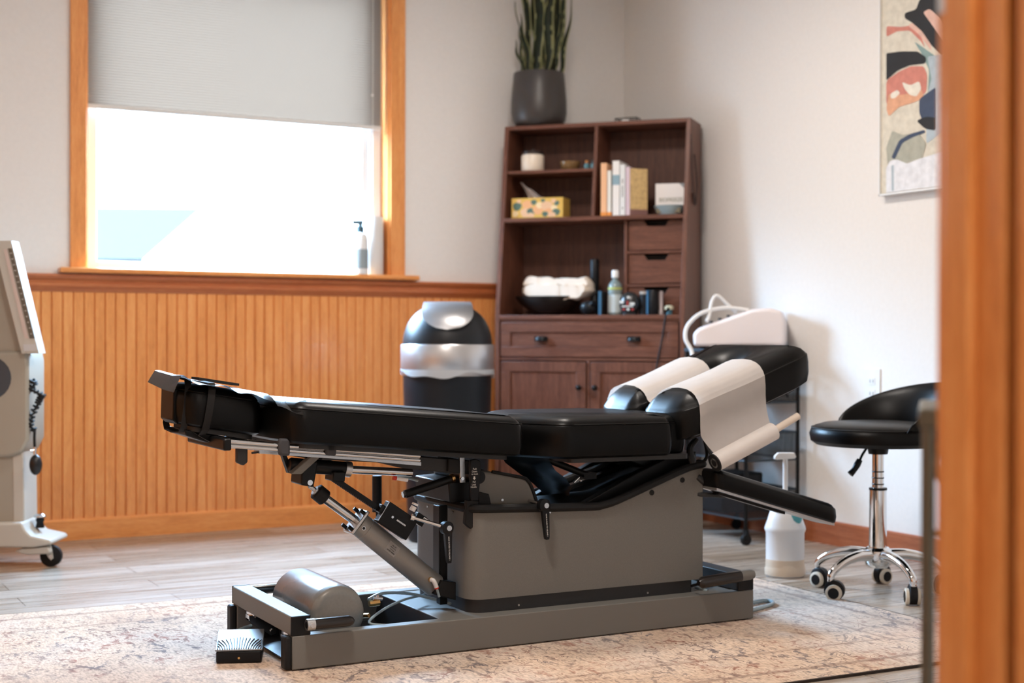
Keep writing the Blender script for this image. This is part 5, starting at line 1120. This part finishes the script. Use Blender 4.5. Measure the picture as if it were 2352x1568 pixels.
# base foot
b = MB(); b.prism(mxz([(-220, 1235), (-150, 1205), (-5, 1200), (54, 1198), (62, 1215), (75, 1228), (120, 1238), (123, 1248), (80, 1256), (-220, 1254)], -.03), 'y', -.05, .14); b.obj('base_foot', 'medwhite', BP, bevel=.008, segs=3)
b = MB(); b.prism(mxz([(60, 1256), (118, 1252), (124, 1262), (122, 1268), (70, 1270), (40, 1262)], .0), 'y', -.04, .04); b.obj('caster_arm', 'medwhite', BP, bevel=.006)
def castr(px, py, v, s=1):
    q0 = mp(px, py, v); r0 = .038 * s
    b = MB(); b.tube([(q0.x, v - .012, r0), (q0.x, v - .009, r0), (q0.x, v + .009, r0), (q0.x, v + .012, r0)], [r0 - .006, r0, r0, r0 - .006], 32, False); w0 = b.obj('caster_wheel', 'rubber', BP)
    b = MB().use('medwhite'); b.prism([(q0.x - .030, r0 + .042), (q0.x + .004, r0 + .042), (q0.x + .012, r0 - .006), (q0.x + .004, r0 - .014), (q0.x - .006, r0 - .004)], 'y', v - .017, v - .013); b.cyl((q0.x - .018, v, r0 + .035), (q0.x - .018, v, r0 + .058), .009); b.use('steel').cyl((q0.x + .002, v - .019, r0), (q0.x + .002, v - .012, r0), .0055); b.obj('caster_fork', None, w0)
castr(118, 1293, -.0); castr(-185, 1293, .0); castr(-30, 1285, .22)
b = MB().use('steel'); q0 = mp(92, 1192, .05); b.lathe([(0, .02), (.014, .02), (.022, .014), (.022, .008), (.010, .004), (0, .004)], (q0.x, .05, q0.z), 20); b.use('black').lathe([(0, -.03), (.016, -.03), (.012, -.012), (.016, .0), (.010, .006), (0, .006)], (q0.x, .05, q0.z), 18); b.obj('clamp_knob', None, BP)
# coiled tubing and bulb
t = thing('inflation_bulb', 'black coiled tube and rubber squeeze bulb hanging from the grey stand', 'inflation bulb', MF.w(mp(80, 900, .0)), CAMF)
o0 = mp(80, 900, 0)
coil = [(72, 872), (80, 880), (70, 893), (84, 900), (98, 908), (92, 915), (88, 925), (80, 940), (72, 960), (70, 975), (80, 990)]
b = MB(); pts_ = []
for k in range(150):
    f = k / 149 * (len(coil) - 1); i_ = min(int(f), len(coil) - 2); g_ = f - i_
    x_ = coil[i_][0] + (coil[i_ + 1][0] - coil[i_][0]) * g_; y_ = coil[i_][1] + (coil[i_ + 1][1] - coil[i_][1]) * g_; a_ = k * .75
    p0_ = mp(x_, y_, 0) - o0; pts_.append(p0_ + Vector((.010 * math.cos(a_), .010 * math.sin(a_), .003 * math.sin(a_ * 2))))
b.tube(pts_, .0042, 6, False); b.obj('coiled_tube', 'rubber', t)
b = MB(); b.tube([mp(80, 985, 0) - o0, mp(79, 1005, 0) - o0, mp(80, 1030, 0) - o0], .005, 10); b.obj('tube', 'rubber', t)
b = MB(); q0 = mp(80, 1034, 0) - o0; b.cyl(q0 + Vector((0, 0, .012)), q0 - Vector((0, 0, .014)), .0065); b.cyl(q0, q0 + Vector((-.014, -.006, 0)), .006); b.obj('valve', 'chrome', t)
b = MB(); q0 = mp(82, 1067, 0) - o0; b.ball(q0, .0225, 26, (1, 1, 1.65)); b.obj('bulb', mat('gloss_rubber', (.012, .012, .013), .3), t)

# ================================================================== PICTURE ON THE RIGHT WALL
# canvas in wall coordinates: a = distance towards the camera from the left edge, z height
y_l = 4.063; zbm = 1.361; pw, ph_ = .62, .92
t = thing('abstract_painting', 'abstract painting with black and coral strokes in a thin white frame on the right wall', 'painting', (WX, y_l, zbm))
b = MB().use('white'); fw = .007
b.box(-.035, 0, -fw, 0, -fw, ph_ + fw); b.box(-.035, 0, -pw - fw, -pw, -fw, ph_ + fw); b.box(-.035, 0, -pw, 0, -fw, 0); b.box(-.035, 0, -pw, 0, ph_, ph_ + fw); b.obj('frame', None, t, bevel=.001)
art = {'cr': (.66, .62, .52), 'bk': (.018, .018, .020), 'co': (.58, .22, .17), 'pk': (.70, .46, .38), 'or': (.68, .36, .22), 'iv': (.76, .72, .62), 'gr': (.40, .40, .33), 'bl': (.42, .50, .55), 'nv': (.05, .07, .12), 'wh': (.74, .76, .80), 'tl': (.22, .32, .31)}
for k_ in art: M['a_' + k_] = speckle(mat('paint_' + k_, art[k_], .65), art[k_], .10, 35, .2)
b = MB().use('a_cr'); b.box(-.026, -.004, -pw + .002, -.002, .002, ph_ - .002)
def blob(pxs, m_, lay):
    b.use('a_' + m_); vs = []
    for px, py in smooth_poly(pxs, d=6):
        q0 = ROOM.pix(px, py, u=WX - .0262); vs.append(b.bm.verts.new((-.0262 - lay * .00012, max(-pw + .003, min(-.003, q0.y - y_l)), max(.003, min(ph_ - .003, q0.z - zbm)))))
    b.face(vs)
blob([(2036, 60), (2036, 85), (2060, 72), (2090, 70), (2115, 95), (2125, 110), (2112, 70), (2095, 58), (2070, 62)], 'co', 1)
blob([(2085, 58), (2110, 78), (2140, 118), (2138, 100), (2118, 64), (2096, 52)], 'pk', 2)
blob([(2078, 30), (2090, 26), (2104, 22), (2112, 0), (2180, -60), (2220, 60), (2260, 150), (2180, 140), (2140, 105), (2118, 72), (2095, 52), (2078, 42)], 'bk', 3)
blob([(2120, 28), (2150, 70), (2180, 110), (2200, 110), (2160, 40), (2135, 20)], 'pk', 4)
blob([(2100, 95), (2125, 112), (2150, 130), (2160, 175), (2145, 230), (2130, 240), (2134, 160), (2118, 125)], 'tl', 5)
blob([(2130, 130), (2200, 120), (2230, 240), (2170, 300), (2128, 330), (2128, 230), (2140, 180)], 'bl', 6)
blob([(2038, 122), (2070, 118), (2108, 118), (2128, 132), (2126, 146), (2090, 150), (2062, 162), (2044, 178), (2036, 185), (2036, 124)], 'bk', 7)
blob([(2040, 182), (2066, 164), (2092, 152), (2122, 152), (2130, 172), (2128, 210), (2110, 228), (2070, 240), (2044, 262), (2036, 235), (2036, 190)], 'co', 8)
blob([(2042, 215), (2075, 218), (2118, 205), (2122, 225), (2098, 236), (2066, 245), (2042, 268), (2036, 250)], 'or', 9)
blob([(2046, 215), (2062, 206), (2068, 214), (2056, 226), (2046, 226)], 'iv', 10)
blob([(2072, 188), (2092, 196), (2112, 186), (2117, 204), (2106, 222), (2090, 218), (2078, 204)], 'iv', 11)
blob([(2112, 228), (2124, 218), (2150, 200), (2150, 280), (2128, 296), (2112, 260)], 'nv', 12)
blob([(2106, 278), (2116, 272), (2128, 268), (2150, 270), (2150, 300), (2126, 296)], 'bk', 13)
blob([(2050, 300), (2072, 310), (2110, 305), (2128, 330), (2118, 365), (2070, 378), (2040, 382), (2036, 340)], 'gr', 14)
blob([(2048, 362), (2066, 322), (2090, 308), (2124, 298), (2126, 304), (2096, 316), (2074, 328), (2056, 366)], 'nv', 15)
blob([(2036, 386), (2046, 368), (2062, 366), (2084, 376), (2108, 366), (2140, 356), (2230, 330), (2260, 420), (2140, 432), (2036, 450)], 'wh', 16)
blob([(2048, 380), (2054, 378), (2054, 438), (2049, 439)], 'bl', 17)
b.obj('canvas', None, t)

# ================================================================== METAL STAND BY THE DOORWAY
SO = ROOM.pix(2131, 1300, v=NY + .22); 
t = thing('metal_plant_stand', 'slim weathered metal stand with ring scrollwork just inside the doorway, right', 'stand', (SO.x, SO.y, 0), R(-44.7))
zt_ = .71; sm = mat('weathered_metal', (.13, .12, .09), .4, metal=.5)
for x, y in ((0, 0), (.26, 0), (0, .24), (.26, .24)):
    if y == 0 or True:
        b = MB(); b.cyl((x, y, 0), (x, y, zt_), .0085, n=14); b.obj('leg', sm, t)
b = MB(); b.box(-.012, .272, -.012, .252, zt_ - .002, zt_ + .022); b.obj('top', sm, t, bevel=.004)
for x in (.035, .10, .165, .23):
    b = MB(); b.tube([(x + .028 * math.cos(a * math.pi / 8), 0, zt_ - .045 + .036 * math.sin(a * math.pi / 8)) for a in range(17)], .004, 8, False); b.obj('scroll_ring', sm, t)
    b = MB(); b.tube([(x + .020 * math.cos(a * math.pi / 8), 0, zt_ - .110 + .022 * math.sin(a * math.pi / 8)) for a in range(17)], .0035, 8, False); b.obj('scroll_ring', sm, t)
b = MB(); b.cyl((0, 0, zt_ - .135), (.26, 0, zt_ - .135), .005); b.obj('cross_rod', sm, t)
